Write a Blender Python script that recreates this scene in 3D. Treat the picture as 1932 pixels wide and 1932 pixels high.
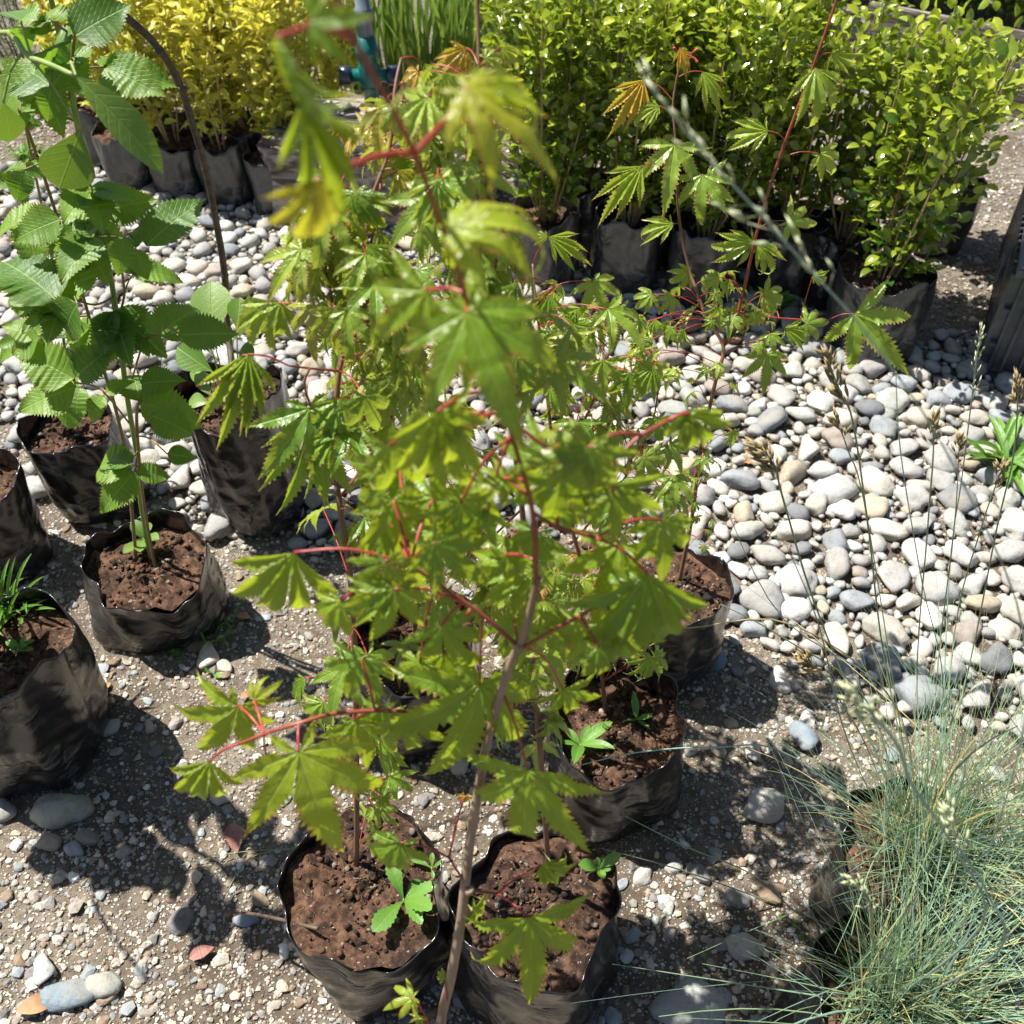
import bpy, math, random
import numpy as np
from mathutils import Vector, noise as mn

for o in list(bpy.data.objects): bpy.data.objects.remove(o)
SC = bpy.context.scene
COL = SC.collection
R = random.Random(7)
NR = np.random.default_rng(11)

# ---------------------------------------------------------------- camera
CAMH, PITCH, FOV = 1.40, 45.0, 55.0
cd = bpy.data.cameras.new('camera'); cam = bpy.data.objects.new('camera', cd); COL.objects.link(cam)
cam.location = (0, 0, CAMH); cam.rotation_euler = (math.radians(90-PITCH), 0, 0)
cd.sensor_width = 36; cd.angle = math.radians(FOV); cd.clip_start = 0.02; cd.clip_end = 500
cd.dof.use_dof = True; cd.dof.focus_distance = 1.25; cd.dof.aperture_fstop = 8.5
SC.camera = cam
# ---------------------------------------------------------------- light
SUN_EL, SUN_AZ = 60.0, 118.0        # azimuth counter-clockwise from +x towards +y: the side the sun stands on
SUN_AZ = 152.0
w = bpy.data.worlds.new('World'); SC.world = w; w.use_nodes = True
nt = w.node_tree; bg = nt.nodes['Background']; sky = nt.nodes.new('ShaderNodeTexSky')
sky.sky_type = 'NISHITA'; sky.sun_disc = False
sky.sun_elevation = math.radians(SUN_EL); sky.sun_rotation = math.radians(90-SUN_AZ)
nt.links.new(sky.outputs[0], bg.inputs[0]); bg.inputs[1].default_value = 0.054
sd = bpy.data.lights.new('sun', 'SUN'); sd.energy = 5.0; sd.angle = math.radians(0.5); sd.color = (1, .965, .90)
so = bpy.data.objects.new('sun', sd); COL.objects.link(so)
a, e = math.radians(SUN_AZ), math.radians(SUN_EL)
sv = Vector((math.cos(a)*math.cos(e), math.sin(a)*math.cos(e), math.sin(e)))
so.rotation_euler = (-sv).to_track_quat('-Z', 'Y').to_euler(); so.location = sv*10
SC.view_settings.view_transform = 'Standard'; SC.view_settings.look = 'None'
SC.view_settings.exposure = 1.05; SC.view_settings.gamma = 1
SC.cycles.max_bounces = 8; SC.cycles.transparent_max_bounces = 8

# ---------------------------------------------------------------- sight lines: picture fractions of 1932 -> places in the world
FP = 966/math.tan(math.radians(FOV/2)); S45, C45 = math.sin(math.radians(PITCH)), math.cos(math.radians(PITCH))
def ray(px, py):
    u, v = (px-966)/FP, (py-966)/FP
    return Vector((u, C45 - v*S45, -S45 - v*C45))      # unit depth
CAM = Vector((0, 0, CAMH))
def D(px, py, d): return CAM + ray(px, py)*d            # at depth d
def Y(px, py, y):                                       # on the upright plane y
    r = ray(px, py); return CAM + r*(y/r.y)
def Z(px, py, z=0.0):                                   # on the level z
    r = ray(px, py); return CAM + r*((z-CAMH)/r.z)
def screen(p):
    q = Vector(p)-CAM; d = q.y*C45 - q.z*S45
    if d <= 0.01: return (-1e6, -1e6, d)
    return (966+FP*q.x/d, 966-FP*(q.y*S45+q.z*C45)/d, d)

# ---------------------------------------------------------------- materials
def lin(h):
    h = h.lstrip('#'); c = [int(h[i:i+2], 16)/255 for i in (0, 2, 4)]
    return tuple(x/12.92 if x <= .04045 else ((x+.055)/1.055)**2.4 for x in c)+(1,)
class N:
    def __init__(s, name):
        s.m = bpy.data.materials.new(name); s.m.use_nodes = True; s.t = s.m.node_tree
        s.b = s.t.nodes['Principled BSDF']; s.out = s.t.nodes['Material Output']
    def n(s, typ, **kw):
        x = s.t.nodes.new('ShaderNode'+typ)
        for k, v in kw.items(): setattr(x, k, v)
        return x
    def put(s, i, v):
        if isinstance(v, bpy.types.NodeSocket): s.t.links.new(v, i)
        elif v is not None: i.default_value = v
    def math(s, op, a, b=None, c=None, clamp=False):
        x = s.n('Math', operation=op, use_clamp=clamp)
        for i, v in enumerate((a, b, c)): s.put(x.inputs[i], v)
        return x.outputs[0]
    def mix(s, f, a, b, bt='MIX'):
        x = s.n('Mix', data_type='RGBA', blend_type=bt)
        s.put(x.inputs[0], f); s.put(x.inputs[6], a); s.put(x.inputs[7], b); return x.outputs[2]
    def ramp(s, f, lo, hi, a=0.0, b=1.0):
        x = s.n('MapRange', interpolation_type='SMOOTHSTEP'); s.put(x.inputs[0], f)
        for i, v in zip((1, 2, 3, 4), (lo, hi, a, b)): x.inputs[i].default_value = v
        return x.outputs[0]
    def noise(s, sc, det=4, vec=None, dist=0.0, rough=.55):
        x = s.n('TexNoise'); x.inputs['Scale'].default_value = sc; x.inputs['Detail'].default_value = det
        x.inputs['Distortion'].default_value = dist; x.inputs['Roughness'].default_value = rough
        s.put(x.inputs['Vector'], vec if vec else s.pos()); return x.outputs[0]
    def pos(s):
        if not hasattr(s, 'p'): s.p = s.n('NewGeometry').outputs['Position']
        return s.p
    def obj(s):
        if not hasattr(s, 'oc'): s.oc = s.n('TexCoord').outputs['Object']
        return s.oc
    def scaled(s, v, sc):
        x = s.n('Mapping'); s.put(x.inputs[0], v); x.inputs['Scale'].default_value = sc; return x.outputs[0]
    def bump(s, h, st, dist=.01, nrm=None):
        x = s.n('Bump'); x.inputs['Strength'].default_value = st; x.inputs['Distance'].default_value = dist
        s.put(x.inputs['Height'], h)
        if nrm: s.put(x.inputs['Normal'], nrm)
        return x.outputs[0]
    def attr(s, nm): x = s.n('Attribute', attribute_name=nm); return x
    def set(s, col=None, rough=None, nrm=None, spec=None):
        s.put(s.b.inputs['Base Color'], col); s.put(s.b.inputs['Roughness'], rough)
        if nrm: s.put(s.b.inputs['Normal'], nrm)
        if spec is not None: s.b.inputs['Specular IOR Level'].default_value = spec
        return s.m
def V4(*c): return tuple(c)+(1,)

def leaf_mat(name, ca, cb, back, edge=None, edge_amt=.7, tr=.42, trc=None, rough=.38, nv=9, k=1.0, veinc=None, vein=.35, spec=.5, spots=None, hot=None):
    m = N(name); at = m.attr('lf'); sep = m.n('SeparateColor'); m.t.links.new(at.outputs['Color'], sep.inputs[0])
    E, T, RND, A = sep.outputs[0], sep.outputs[1], sep.outputs[2], at.outputs['Alpha']
    c = m.mix(RND, ca, cb)
    big = m.noise(28, 3); c = m.mix(m.ramp(big, .35, .7, 0, .3), c, m.mix(.6, c, V4(.16, .27, .012)))
    fr = m.math('FRACT', m.math('MULTIPLY', m.math('SUBTRACT', T, m.math('MULTIPLY', A, k)), nv))
    line = m.ramp(m.math('ABSOLUTE', m.math('SUBTRACT', fr, .5)), 0, .13, 1, 0)
    mid = m.ramp(A, .004, .014, 1, 0)
    ve = m.math('MAXIMUM', m.math('MULTIPLY', line, .45), mid)
    c = m.mix(m.math('MULTIPLY', ve, vein), c, veinc or V4(.35, .45, .10))
    if edge:
        en = m.noise(60, 3)
        f1 = m.ramp(m.math('ADD', E, m.math('MULTIPLY', m.math('SUBTRACT', en, .5), .7)), .72, 1.05)
        f2 = m.ramp(m.math('ADD', T, m.math('MULTIPLY', m.math('SUBTRACT', en, .5), .25)), .82, 1.0)
        amt = m.math('MULTIPLY', m.math('MAXIMUM', f1, f2), m.math('MULTIPLY', m.math('ADD', RND, .5), edge_amt), clamp=True)
        if hot: c = m.mix(m.ramp(RND, .86, 1.0, 0, .75), c, hot)
        c = m.mix(amt, c, edge)
    if spots:
        sn = m.noise(140, 2); c = m.mix(m.ramp(sn, .66, .74, 0, .8), c, spots)
    bf = m.n('NewGeometry').outputs['Backfacing']
    c2 = m.mix(m.math('MULTIPLY', bf, .55), c, back)
    nz = m.noise(220, 2)
    h = m.math('ADD', m.math('MULTIPLY', ve, -.6), m.math('MULTIPLY', nz, .5))
    bp = m.bump(h, .55, .0012)
    m.set(c2, m.math('ADD', rough, m.math('MULTIPLY', nz, .15)), bp, spec)
    t = m.n('BsdfTranslucent'); m.put(t.inputs[0], m.mix(.55, c, trc or V4(.36, .52, .03))); m.put(t.inputs[1], bp)
    mx = m.n('MixShader'); mx.inputs[0].default_value = tr
    m.t.links.new(m.b.outputs[0], mx.inputs[1]); m.t.links.new(t.outputs[0], mx.inputs[2]); m.t.links.new(mx.outputs[0], m.out.inputs[0])
    return m.m
def plain_mat(name, ca, cb, sc=30, rough=.6, bump=.3, bd=.002, spec=.4, det=4, stretch=None):
    m = N(name); v = m.scaled(m.obj(), stretch) if stretch else m.obj()
    n = m.noise(sc, det, v); return m.set(m.mix(m.ramp(n, .3, .7), ca, cb), rough, m.bump(n, bump, bd), spec)

MAPLE = leaf_mat('maple_leaf', V4(.10, .23, .012), V4(.38, .45, .02), V4(.32, .38, .14), edge=V4(.34, .07, .03), edge_amt=.9, tr=.46, rough=.30, spec=.75, hot=V4(.60, .24, .03), nv=10, k=1.6, trc=V4(.66, .76, .03))
MAPLE_FAR = leaf_mat('maple_leaf_young', V4(.10, .24, .015), V4(.36, .46, .05), V4(.38, .42, .2), edge=V4(.42, .20, .11), edge_amt=1.1, tr=.38, rough=.30, spec=.75, hot=V4(.60, .24, .03), nv=10, k=1.6, trc=V4(.62, .70, .05))
BRAMBLE = leaf_mat('bramble_leaf', V4(.035, .12, .010), V4(.18, .31, .03), V4(.22, .32, .10), edge=V4(.25, .20, .04), edge_amt=.35, tr=.38, nv=9, k=1.9, rough=.42, trc=V4(.34, .60, .03), vein=.5, veinc=V4(.34, .46, .12))
SMOOTH = leaf_mat('smooth_leaf', V4(.075, .18, .025), V4(.16, .26, .04), V4(.20, .28, .09), tr=.25, nv=8, k=1.0, rough=.38, spots=V4(.12, .08, .02))
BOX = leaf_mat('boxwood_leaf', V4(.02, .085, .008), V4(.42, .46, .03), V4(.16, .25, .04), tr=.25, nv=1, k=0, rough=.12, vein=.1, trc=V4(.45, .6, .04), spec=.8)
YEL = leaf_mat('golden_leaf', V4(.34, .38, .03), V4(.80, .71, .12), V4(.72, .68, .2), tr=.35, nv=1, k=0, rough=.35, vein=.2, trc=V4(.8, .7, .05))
WEED = leaf_mat('weed_leaf', V4(.08, .22, .03), V4(.16, .32, .05), V4(.2, .33, .1), tr=.3, nv=7, k=1.0, rough=.4)
IRIS = leaf_mat('iris_leaf', V4(.10, .22, .04), V4(.34, .42, .12), V4(.12, .24, .04), tr=.25, nv=1, k=0, vein=.1)
CONIF = leaf_mat('conifer_leaf', V4(.015, .06, .035), V4(.04, .12, .06), V4(.03, .09, .05), tr=.1, nv=1, k=0, vein=0)
def blade_mat(name, ca, cb, cc):
    m = N(name); at = m.attr('lf'); sep = m.n('SeparateColor'); m.t.links.new(at.outputs['Color'], sep.inputs[0])
    r = m.n('ValToRGB'); m.t.links.new(sep.outputs[2], r.inputs[0])
    el = r.color_ramp.elements; el[0].color = ca; el[1].color = cc; el[1].position = 1; x = el.new(.55); x.color = cb; x = el.new(.86); x.color = cb
    m.set(r.outputs[0], .5, None, .4)
    t = m.n('BsdfTranslucent'); m.put(t.inputs[0], r.outputs[0]); mx = m.n('MixShader'); mx.inputs[0].default_value = .2
    m.t.links.new(m.b.outputs[0], mx.inputs[1]); m.t.links.new(t.outputs[0], mx.inputs[2]); m.t.links.new(mx.outputs[0], m.out.inputs[0])
    return m.m
FESC = blade_mat('fescue_blade', V4(.20, .33, .29), V4(.28, .40, .20), V4(.66, .50, .20))
STRAW = blade_mat('straw_blade', V4(.42, .34, .16), V4(.50, .42, .22), V4(.4, .2, .08))
FLORET = plain_mat('grass_floret', V4(.16, .11, .05), V4(.34, .27, .13), 120, .6)
FLORETG = plain_mat('green_floret', V4(.32, .38, .20), V4(.52, .52, .32), 120, .6)
STALKG = plain_mat('grass_stalk', V4(.17, .25, .15), V4(.28, .33, .17), 40, .5)
STALKB = plain_mat('blue_grass_stalk', V4(.22, .33, .27), V4(.30, .40, .30), 40, .5)
BARK2 = plain_mat('young_maple_bark', V4(.13, .06, .035), V4(.24, .13, .075), 60, .5, .4, .001, stretch=(1, 1, .25))
TRUNK = plain_mat('maple_bark', V4(.20, .125, .075), V4(.36, .25, .17), 60, .6, .5, .001, stretch=(1, 1, .25))
TWIG = plain_mat('red_twig', V4(.20, .035, .02), V4(.30, .07, .035), 50, .4, .2, .0006, .5)
PETI = plain_mat('red_petiole', V4(.30, .022, .026), V4(.42, .07, .045), 50, .38, .2, .0005, .5)
GSTEM = plain_mat('green_stem', V4(.16, .26, .05), V4(.26, .32, .09), 50, .5, .3, .0008)
RSTEM = plain_mat('reddish_stem', V4(.20, .12, .05), V4(.26, .20, .07), 50, .5, .3, .0008)
DARKSTEM = plain_mat('dark_bark', V4(.05, .032, .022), V4(.12, .085, .055), 70, .6, .6, .001)
PALESTEM = plain_mat('pale_bark', V4(.28, .20, .10), V4(.40, .30, .14), 60, .7)

def film_mat(name='black_film', floor=0.0):
    m = N(name); v = m.obj(); at = m.attr('st'); sep = m.n('SeparateXYZ'); m.t.links.new(at.outputs['Vector'], sep.inputs[0])
    n1 = m.noise(1.0, 5, m.scaled(at.outputs['Vector'], (4, 34, 1)), .25, .6)
    n2 = m.noise(1.0, 2, m.scaled(at.outputs['Vector'], (3.5, 4.5, 1)), .4); n3 = m.noise(60, 4, v); n5 = m.noise(11, 2, v)
    pat = m.math('MULTIPLY', m.ramp(n2, .48, .64), m.ramp(n5, .46, .62)); dust_sheen = m.math('MULTIPLY', m.ramp(n1, .48, .66), pat)  # grey streaks: dust, and sky sheen painted into the film colour
    dust_sheen = m.math('MAXIMUM', dust_sheen, m.math('MULTIPLY', m.ramp(sep.outputs[1], .14, 0), m.ramp(n3, .42, .66, 0, .7)))
    if floor: dust_sheen = m.math('MAXIMUM', dust_sheen, m.math('MULTIPLY', m.ramp(n3, .3, .7, .7, 1), floor))
    c = m.mix(m.math('MULTIPLY', dust_sheen, .55), V4(.009, .009, .010), m.mix(m.ramp(n3, .4, .6), V4(.15, .145, .14), V4(.26, .255, .25)))
    fold = m.math('ADD', m.math('MULTIPLY', n1, m.math('ADD', m.math('MULTIPLY', pat, .35), .05)), m.math('MULTIPLY', n5, .9))
    bp = m.bump(fold, .9, .014); m.b.inputs['Coat Weight'].default_value = .5; m.b.inputs['Coat Roughness'].default_value = .18; m.put(m.b.inputs['Coat Normal'], bp)
    return m.set(c, m.ramp(dust_sheen, 0, 1, .25, .5), bp, .6)
DUST_SHEEN = film_mat('dusty_sheen_film', .28)  # greyer copy: dust plus the sky sheen of the bag fronts as colour
FILM = film_mat()
def soil_mat():
    m = N('potting_soil'); n = m.noise(60, 8, m.pos(), 0, .7); n2 = m.noise(8, 3); at = m.attr('lf'); sep = m.n('SeparateColor'); m.t.links.new(at.outputs['Color'], sep.inputs[0])
    c = m.mix(m.ramp(n, .38, .66), V4(.038, .021, .014), V4(.165, .087, .052)); c = m.mix(m.ramp(n2, .42, .62, 0, .75), c, m.mix(m.ramp(n, .4, .65), V4(.018, .012, .010), V4(.10, .058, .038)))
    sp = m.noise(190, 2); c = m.mix(m.ramp(sp, .66, .73, 0, .8), c, V4(.36, .28, .20))
    r = m.n('ValToRGB'); m.t.links.new(sep.outputs[0], r.inputs[0]); r.color_ramp.interpolation = 'CONSTANT'
    el = r.color_ramp.elements; el[0].color = V4(.14, .078, .048); el[1].position = .5; el[1].color = V4(.022, .020, .022)
    for p_, q_ in ((.62, V4(.08, .045, .03)), (.78, V4(.22, .11, .05)), (.92, V4(.40, .35, .28))): x = el.new(p_); x.color = q_
    c = m.mix(m.math('MULTIPLY', sep.outputs[1], .8), c, m.mix(m.ramp(n, .35, .65), m.mix(.6, r.outputs[0], V4(.02, .015, .01)), r.outputs[0]))
    return m.set(c, .92, m.bump(n, 1.0, .006), .2)
SOIL = soil_mat()
def ground_mat():
    m = N('gravelly_soil'); p = m.pos()
    n1 = m.noise(3.0, 5); n2 = m.noise(40, 7, None, 0, .7)
    c = m.mix(m.ramp(n1, .35, .65), V4(.13, .103, .075), V4(.25, .21, .16))
    c = m.mix(m.ramp(n2, .35, .7), m.mix(.6, c, V4(.045, .03, .02)), c)
    v = m.n('TexVoronoi'); v.inputs['Scale'].default_value = 210; m.put(v.inputs['Vector'], p)
    v2 = m.n('TexVoronoi'); v2.inputs['Scale'].default_value = 85; m.put(v2.inputs['Vector'], p)
    s1 = m.ramp(v.outputs['Distance'], .28, .42, 1, 0); s2 = m.ramp(v2.outputs['Distance'], .25, .36, 1, 0)
    sc = m.n('SeparateColor'); m.t.links.new(v.outputs['Color'], sc.inputs[0]); sc2 = m.n('SeparateColor'); m.t.links.new(v2.outputs['Color'], sc2.inputs[0])
    g1 = m.mix(sc.outputs[0], V4(.20, .17, .13), V4(.52, .47, .38)); g2 = m.mix(sc2.outputs[1], V4(.20, .19, .17), V4(.50, .45, .36))
    c = m.mix(m.math('MULTIPLY', s1, m.ramp(sc.outputs[1], .35, .45)), c, g1)
    k2 = m.math('MULTIPLY', s2, m.ramp(sc2.outputs[2], .6, .65)); c = m.mix(k2, c, g2)
    h = m.math('ADD', m.math('ADD', m.math('MULTIPLY', s1, .35), m.math('MULTIPLY', k2, .8)), m.math('MULTIPLY', n2, .8))
    return m.set(c, .95, m.bump(h, 1.0, .006), .2)
GROUND = ground_mat()
def stone_mat():
    m = N('stone'); at = m.attr('tint').outputs['Color']
    n = m.noise(45, 6, None, .3, .65); n2 = m.noise(260, 3); n3 = m.noise(16, 3)
    c = m.mix(m.ramp(n, .35, .7, 0, .45), at, m.mix(1, at, V4(.72, .66, .58), 'MULTIPLY'))
    c = m.mix(m.ramp(n2, .6, .72, 0, .45), c, V4(.12, .11, .10))
    n4 = m.noise(110, 4, None, 0, .7); c = m.mix(m.ramp(n4, .52, .68, 0, .5), c, m.mix(1, c, V4(.5, .46, .42), 'MULTIPLY'))
    c = m.mix(m.ramp(n3, .48, .70, 0, .45), c, V4(.33, .28, .21))
    return m.set(c, .78, m.bump(m.math('ADD', n, m.math('MULTIPLY', n2, .3)), .6, .004), .3)
STONE = stone_mat()
WOOD = (lambda m: m.set(m.mix(m.ramp(m.noise(9, 7, m.scaled(m.obj(), (1, 14, 14)), .6), .35, .65), V4(.085, .062, .048), V4(.40, .35, .30)), .85,
        m.bump(m.noise(9, 7, m.scaled(m.obj(), (1, 14, 14)), .6), .9, .01), .2))(N('weathered_wood'))
SLEEP = (lambda m: m.set(m.mix(m.ramp(m.noise(6, 8, m.scaled(m.obj(), (2, 5, 5)), .8), .36, .62), V4(.10, .075, .06), V4(.46, .40, .36)), .88,
        m.bump(m.noise(6, 8, m.scaled(m.obj(), (2, 6, 6)), .8), 1.0, .02), .2))(N('weathered_block'))
TEAL = plain_mat('teal_plastic', V4(.0, .085, .075), V4(.005, .14, .12), 20, .3, .05, .001, .6)
NAVY = plain_mat('navy_plastic', V4(.012, .018, .04), V4(.02, .03, .06), 20, .3, .05, .001, .6)
GREYP = plain_mat('grey_plastic', V4(.10, .14, .18), V4(.16, .20, .25), 20, .35, .05, .001, .6)
HOSE = plain_mat('pale_hose', V4(.42, .40, .33), V4(.55, .52, .45), 20, .4, .05, .001, .5)
BLACKP = plain_mat('black_plastic', V4(.04, .045, .055), V4(.075, .083, .10), 25, .26, .1, .001, .6)
TAGW = plain_mat('white_label', V4(.62, .60, .58), V4(.75, .74, .72), 20, .5)
DRYL = plain_mat('dry_leaf', V4(.32, .16, .07), V4(.45, .25, .12), 60, .6)
DRYR = plain_mat('red_dry_leaf', V4(.25, .10, .08), V4(.36, .17, .12), 60, .6)

# ---------------------------------------------------------------- mesh collector
class G:
    def __init__(s): s.v = []; s.q = []; s.tr = []; s.a = []; s.n = 0
    def add(s, v, q=None, t=None, a=None):
        v = np.asarray(v, float)
        s.v.append(v)
        if q is not None and len(q): s.q.append(np.asarray(q)+s.n)
        if t is not None and len(t): s.tr.append(np.asarray(t)+s.n)
        s.a.append(np.zeros((len(v), 4)) if a is None else np.broadcast_to(np.asarray(a, float), (len(v), 4)))
        s.n += len(v)
    def tube(s, pts, rad, sides=7, a=None, smooth=True):
        pts = [Vector(p) for p in pts]
        if not isinstance(rad, (list, tuple)): rad = [rad]*len(pts)
        if smooth and len(pts) > 2: pts, rad = crom(pts, rad)
        N_ = len(pts); vs = []; up = Vector((.31, .17, .93))
        for i, p in enumerate(pts):
            d = (pts[min(i+1, N_-1)]-pts[max(i-1, 0)]).normalized()
            x = d.cross(up)
            if x.length < 1e-4: x = d.cross(Vector((1, 0, 0)))
            x.normalize(); y = d.cross(x); up = up if abs(d.dot(up)) < .95 else Vector((1, .1, 0))
            for k in range(sides):
                t = 2*math.pi*k/sides; vs.append(p+(x*math.cos(t)+y*math.sin(t))*rad[i])
        q = [(i*sides+k, i*sides+(k+1) % sides, (i+1)*sides+(k+1) % sides, (i+1)*sides+k) for i in range(N_-1) for k in range(sides)]
        vs.append(pts[0]); vs.append(pts[-1]); c0 = len(vs)-2
        t = [(c0, (k+1) % sides, k) for k in range(sides)]+[(c0+1, (N_-1)*sides+k, (N_-1)*sides+(k+1) % sides) for k in range(sides)]
        s.add([tuple(v) for v in vs], q, t, a)
    def build(s, name, mat, parent=None, smooth=True, origin=None, attr='lf'):
        me = bpy.data.meshes.new(name); v = np.concatenate(s.v) if s.v else np.zeros((0, 3))
        a = np.concatenate(s.a)
        org = np.array(origin if origin is not None else (tuple(parent_origin(parent)) if parent else tuple(v.mean(0))))
        q = np.concatenate(s.q) if s.q else np.zeros((0, 4), int); t = np.concatenate(s.tr) if s.tr else np.zeros((0, 3), int)
        me.vertices.add(len(v)); me.vertices.foreach_set('co', (v-org).astype(np.float32).ravel())
        me.loops.add(q.size+t.size); me.loops.foreach_set('vertex_index', np.concatenate([q.ravel(), t.ravel()]).astype(np.int32))
        me.polygons.add(len(q)+len(t)); ls = np.concatenate([np.arange(len(q))*4, len(q)*4+np.arange(len(t))*3]).astype(np.int32)
        me.polygons.foreach_set('loop_start', ls)
        me.polygons.foreach_set('use_smooth', np.full(len(q)+len(t), smooth))
        at = me.attributes.new(attr, 'FLOAT_COLOR', 'POINT'); at.data.foreach_set('color', a.astype(np.float32).ravel())
        me.update(calc_edges=True); me.validate()
        me.materials.append(mat); o = bpy.data.objects.new(name, me); COL.objects.link(o)
        if parent: o.parent = parent; o.location = Vector(tuple(org))-parent_origin(parent)
        else: o.location = tuple(org)
        return o
def parent_origin(p):
    v = Vector(p.location)
    while p.parent: p = p.parent; v += Vector(p.location)
    return v
def crom(P, Rd, k=5):
    out, ro = [], []
    for i in range(len(P)-1):
        p0, p1, p2, p3 = P[max(i-1, 0)], P[i], P[i+1], P[min(i+2, len(P)-1)]
        for j in range(k):
            t = j/k
            out.append(.5*((2*p1)+(p2-p0)*t+(2*p0-5*p1+4*p2-p3)*t*t+(3*p1-p0-3*p2+p3)*t**3)); ro.append(Rd[i]*(1-t)+Rd[i+1]*t)
    out.append(P[-1]); ro.append(Rd[-1]); return out, ro
def tag(o, label=None, cat=None, group=None, kind=None):
    if label: o['label'] = label
    if cat: o['category'] = cat
    if group: o['group'] = group
    if kind: o['kind'] = kind
    return o
def thing(name, loc, label, cat, group=None):
    o = bpy.data.objects.new(name, None); o.empty_display_size = .05; COL.objects.link(o); o.location = loc
    return tag(o, label, cat, group)

# ---------------------------------------------------------------- leaf shapes (local: x across, y along, z up; length 1)
def blade_t(prof, n, teeth=0.0, fold=.15, bend=.6, pleat=0.0, npl=8, wave=0.0, ph=0.0):
    V, A = [], []
    for i in range(n+1):
        t = i/n; wd = prof(t)
        tw = wd*(1+(teeth if i % 2 else -teeth)) if 0 < i < n else wd
        ys = t+(0.02 if i % 2 and teeth else 0)
        for s in (-1, -.5, 0, .5, 1):
            x = s*tw; z = fold*abs(x)
            if pleat: z += pleat*abs(s)**.5*math.sin((t-abs(x)*1.9)*npl*2*math.pi)*(wd*4)
            z += wave*math.sin(t*9+ph+s*2)*abs(s)
            yy = (ys if abs(s) == 1 else t)-.0
            yb, zb = (math.sin(bend*yy)/bend, -(1-math.cos(bend*yy))/bend) if bend else (yy, 0)
            V.append((x, yb, zb+z)); A.append((abs(s), t, 0, abs(x)))
    q = [(i*5+k, i*5+k+1, i*5+k+6, i*5+k+5) for i in range(n) for k in range(4)]
    return np.array(V), np.array(q), np.array(A)
def maple_t(seed, bend, fold, wscale=1.0, spread=1.0):
    r = random.Random(seed); V, Q, A = [], [], []
    angs = [0, 42, -42, 84, -84, 125, -125]; lens = [1, .78, .78, .52, .52, .22, .22]
    if seed % 3 == 0: angs, lens = angs[:5], lens[:5]
    half = math.tan(math.radians(20.8*spread))
    for a_, L in zip(angs, lens):
        a_ *= spread
        L *= r.uniform(.88, 1.08) if a_ else 1; ca, sa = math.cos(math.radians(a_)), math.sin(math.radians(a_)); base = len(V)
        W = .096*wscale*(L**.7); sag = r.uniform(-.3, 1.2); side = r.uniform(-.12, .12); tws = r.uniform(-.5, .5)
        n2 = 34 if L > .45 else 14
        for i in range(n2+1):
            t = i/n2; rr = t*L
            pf = W*(math.sin(math.pi*t**.86)**1.1)*(1.35-.75*t)+.0035*(1-t)+.012*(1-t)*(t > .6)
            lim = rr*half; free = pf < lim; wd = min(lim, pf); tooth = 0
            if free and 0 < i < n2:
                tooth = i % 2; wd = wd*((1.10+.18*r.random()) if tooth else .86)+(.005 if tooth and t < .85 else 0)
            for s in (-1, -.5, 0, .5, 1):
                x = s*wd; y = rr+(.024*L if (tooth and abs(s) == 1) else 0)
                z = fold*abs(x)+.006*math.sin((t-abs(x)*1.6)*62)*abs(s)+((.014*math.sin(t*17+a_)*abs(s)+tws*x*max(0, t-.3)) if free else 0)
                xx = x+side*t*t
                X = xx*ca+y*sa; Yy = -xx*sa+y*ca; rad = math.hypot(X, Yy)+1e-6
                bb = bend+sag*t*t
                k = math.sin(bb*rad)/(bb*rad); zz = -(1-math.cos(bb*rad))/bb
                V.append((X*k, Yy*k, zz+z)); A.append((abs(s)*(1 if free else .4), t, 0, abs(x)))
        Q += [(base+i*5+k, base+i*5+k+1, base+i*5+k+6, base+i*5+k+5) for i in range(n2) for k in range(4)]
    return np.array(V), np.array(Q), np.array(A)
MT = [maple_t(i, b, f, w_, sp_) for i, (b, f, w_, sp_) in enumerate([(.7, .4, 1, .92), (1.1, .4, 1.1, .98), (1.5, .4, 1, .88), (.5, .5, 1.05, 1.0), (1.3, -.3, .95, .95), (1.9, .5, 1, .95), (1.0, .9, 1, .60), (.6, .25, 1.2, .96)])]
MTD = [maple_t(20+i, b, f, w_, sp_) for i, (b, f, w_, sp_) in enumerate([(1.3, 1.0, .8, .5), (1.0, 1.4, .8, .42), (1.6, .7, .8, .55), (.8, .9, .9, .5)])]  # narrow, drooping and folded
ov = lambda t: .36*math.sin(math.pi*t**.70)**.85*(1-.35*t)+.002*(1-t)
BT = [blade_t(ov, 38, .10, .25, b, .013, 8, .03, p_) for b, p_ in ((.6, 0), (1.0, 2), (.3, 4), (1.3, 1))]
BT2 = [blade_t(lambda t: .26*math.sin(math.pi*t**.8)**.9+.002, 34, .11, .3, b, .016, 8, .01, p_) for b, p_ in ((.8, 0), (.4, 3))]
ST = [blade_t(lambda t: .17*math.sin(math.pi*t**1.1)**.8+.004, 14, 0, .3, b) for b in (.4, .8)]
OB = [blade_t(lambda t: .27*math.sin(math.pi*t**1.5)**.8+.012, 12, 0, .2, b) for b in (.3, .7)]
BX = [blade_t(lambda t: .30*math.sin(math.pi*t**.95)**.7+.004, 4, 0, .35, b) for b in (.3, .9)]
PV = [blade_t(lambda t: .20*math.sin(math.pi*t**.9)**.8+.004, 4, 0, .5, b) for b in (.6, 1.2)]
DN = [blade_t(lambda t: .20*math.sin(math.pi*t**1.9)**.8+.02, 18, .1, .2, b, 0, 1, .01) for b in (.5, 1.0)]
NEED = blade_t(lambda t: .07*(1-t)+.01, 2, 0, 0, .3)
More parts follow.
